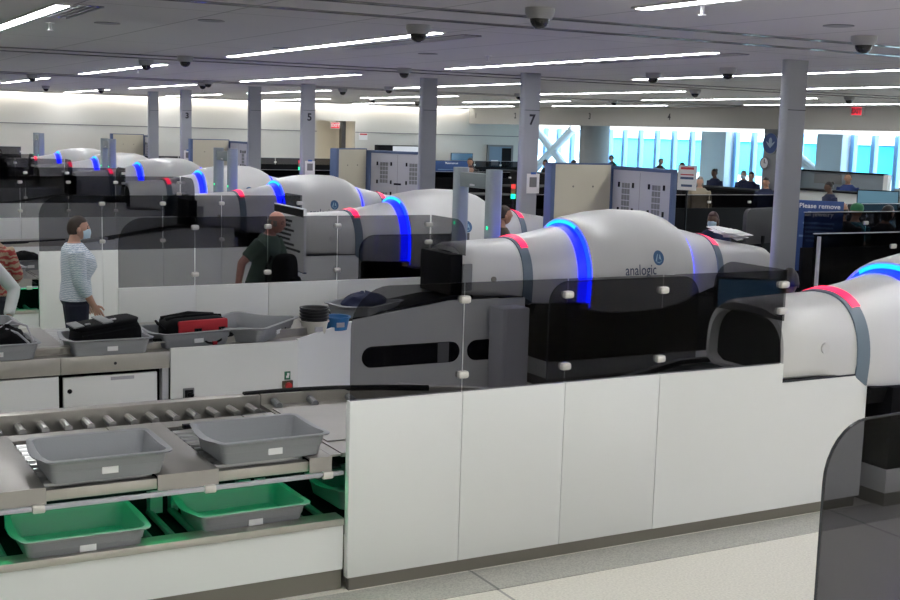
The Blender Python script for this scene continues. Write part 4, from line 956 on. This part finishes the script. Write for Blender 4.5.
person('woman with long dark hair in red patterned top at the left edge', (1.75, 12.0, 0), face(.35, 1), 1.63, ('long', 'auburn'), 'tan', sleeve=.75, build=.98, fabric=REDP, arms={'R': ((.26, .06, 1.13), (.16, .22, 1.0))})
person('person in a white long sleeve reaching into a bin at the left edge', (1.42, 11.26, 0), face(.15, -1), 1.66, ('short', 'dark'), 'tan', ('white', (.62, .62, .63)), lean=28, arms={'L': ((-.40, .10, 1.16), (-.30, .32, 1.02)), 'R': ((.30, .15, 1.16), (.22, .36, 1.05))})
person('bald man in dark green shirt walking behind the smoked glass', (4.30, 11.75, 0), face(.75, -.75), 1.71, ('fringe', 'grey'), 'pink', pants=('charcoal', (.015, .016, .02)), sleeve=.42, build=1.0, fine=True, fabric=GREENT, lean=14, head=(-8, -8), arms={'R': ((.30, -.10, 1.16), (.34, -.06, .90)), 'L': ((-.24, .14, 1.16), (-.10, .30, 1.08))})
person('seated operator with black hair before the glowing monitor, right end of the foreground glass', (7.12, 7.25, 0), face(.75, .65), 1.68, ('short', 'dark'), 'dark', ('uniform', (.006, .012, .05)), seat=.66)
person('seated officer with blue face mask and dark braids behind the middle scanner', (11.35, 13.05, 0), face(-.85, -.5), 1.68, ('bob', 'auburn'), 'dark', ('uniform', (.006, .012, .05)), seat=.68, mask=True)
person('brown haired person in camouflage jacket just right of the detector arch', (7.45, 12.25, 0), face(1, -.2), 1.68, ('short', 'brown'), 'tan', pants=('olive', (.05, .045, .03)), fabric=CAMO, head=(0, -10))
person('balding man in black shirt seen from behind, right of the column', (12.72, 12.05, 0), face(.8, .5), 1.72, ('fringe', 'dark'), 'tan', build=1.12)
person('person in green cap and teal shirt at right', (13.25, 12.3, 0), face(.9, .2), 1.68, ('cap', 'green'), 'tan', ('teal', (.03, .16, .2)), sleeve=.4)
person('dark haired person in black beside the green cap, at right', (13.35, 11.85, 0), face(.9, -.1), 1.69, ('bob', 'dark'), 'tan')
person('dark haired person at the right edge behind glass', (14.15, 12.0, 0), face(.5, .5), 1.70, ('short', 'dark'), 'tan', ('slate', (.03, .05, .09)))
person('officer with hair bun in dark uniform standing at the white desk', (19.3, 18.65, 0), face(-1, .3), 1.70, ('bun', 'dark'), 'dark', ('uniform', (.006, .012, .05)))
person('officer in blue shirt looking down inside the booth', (22.3, 21.0, 0), face(-1, -.6), 1.80, ('short', 'dark'), 'tan', ('blue', (.012, .03, .13)), sleeve=.4, head=(0, -22))
person('person in a white shirt at the right edge by the booth', (24.6, 21.3, 0), face(.6, .3), 1.74, ('short', 'grey'), 'light', ('white', (.62, .62, .63)))
UN = ('uniform', (.006, .012, .05))
for lb, x, y, h, hr, sk, sh, mk, fc in (('officer with black bun at the pillar with white sides', 22.3, 25.7, 1.71, ('bun', 'dark'), 'dark', UN, False, (-1, -.2)),
        ('officer with white face mask left of the clock', 22.7, 25.0, 1.70, ('short', 'grey'), 'light', UN, True, (-1, -.4)), ('brown haired officer just left of the clock', 22.35, 24.35, 1.69, ('short', 'brown'), 'light', UN, False, (-.6, -1)),
        ('officer in dark cap beneath the clock', 19.6, 20.85, 1.69, ('bun', 'dark'), 'tan', UN, False, (-.8, -.5)), ('grey haired person in beige seated right of the white notice', 17.9, 21.1, 1.69, ('bob', 'grey'), 'light', ('beige', (.32, .27, .2)), False, (-.7, -.6)),
        ('dark haired person by the white notice', 24.9, 30.2, 1.75, ('short', 'dark'), 'tan', ('black', (.01, .01, .012)), False, (-1, 0)), ('person with grey hair behind the grey cabinet, before the windows', 27.9, 35.1, 1.76, ('short', 'grey'), 'light', ('black', (.01, .01, .012)), False, (.2, -1)),
        ('person with dark green top by the round pillar', 28.2, 38.4, 1.77, ('short', 'dark'), 'tan', ('green', (.02, .06, .03)), False, (-1, 0)), ('person with raised dark hair, left of the service door', 17.4, 30.4, 1.78, ('bun', 'dark'), 'tan', ('black', (.01, .01, .012)), False, (-1, -1)),
        ('red haired person before the dark monitor', 15.6, 27.2, 1.67, ('short', 'auburn'), 'light', ('black', (.01, .01, .012)), False, (-1, -1)), ('dark haired head above the beige booth, right one', 22.0, 32.0, 1.73, ('short', 'brown'), 'tan', ('black', (.01, .01, .012)), False, (1, 0)),
        ('dark haired head above the beige booth, left one', 21.6, 32.9, 1.70, ('short', 'dark'), 'tan', ('black', (.01, .01, .012)), False, (-1, 0))):
    person(lb, (x, y, 0), face(*fc), h, hr, sk, sh, mask=mk)
t = thing('backpack', 'black backpack held in front of the bald man', 'backpack', (4.47, 11.47, 1.04), face(.75, -.75))
MB().loft(pillow(.16, .10, .24, 4)).build('body', FAB, t, smooth=60); MB().loft(pillow(.10, .04, .10, 4), M=Matrix.Translation((0, .11, -.08))).build('pocket', FAB, t, smooth=60)
m = MB(); m.tube([(-.09, -.1, .22), (-.1, -.15, .12), (-.1, -.15, -.1), (-.1, -.1, -.2)], .014, 6).tube([(.09, -.1, .22), (.1, -.15, .12), (.1, -.15, -.1), (.1, -.1, -.2)], .014, 6); m.build('strap', DARK, t)
# ------------------------------------------------------------------ light, sky, camera
W = bpy.data.worlds.new('world'); SC.world = W; W.use_nodes = True
W.node_tree.nodes['Background'].inputs['Color'].default_value = (.78, .90, 1., 1); W.node_tree.nodes['Background'].inputs['Strength'].default_value = 7
sd = bpy.data.lights.new('sun', 'SUN'); sd.energy = 1.5; sd.angle = .01; so = bpy.data.objects.new('sun', sd); COL.objects.link(so)
so.rotation_euler = Vector((.80, .25, -.55)).to_track_quat('-Z', 'Y').to_euler()
cd = bpy.data.cameras.new('camera'); co = bpy.data.objects.new('camera', cd); COL.objects.link(co)
cd.sensor_width = 36; cd.lens = 1230.165*36/900; cd.clip_start = .05; cd.clip_end = 400
yaw, pitch, roll = CAMV
fwd = Vector((math.sin(yaw)*math.cos(pitch), math.cos(yaw)*math.cos(pitch), -math.sin(pitch))); r0 = Vector((math.cos(yaw), -math.sin(yaw), 0)); d0 = fwd.cross(r0)
right = r0*math.cos(roll) + d0*math.sin(roll); down = d0*math.cos(roll) - r0*math.sin(roll)
Rm = Matrix((right, -down, -fwd)).transposed()
co.matrix_world = Matrix.Translation((0, 0, 2.544)) @ Rm.to_4x4()
SC.camera = co
vs = SC.view_settings; vs.view_transform = 'Standard'; vs.look = 'None'; vs.gamma = 1; vs.use_curve_mapping = False; vs.exposure = EXPO
SC.cycles.max_bounces = 10; SC.cycles.transparent_max_bounces = 48; SC.cycles.use_denoising = True
SC.cycles.sample_clamp_indirect = 4; SC.cycles.caustics_reflective = False; SC.cycles.caustics_refractive = False
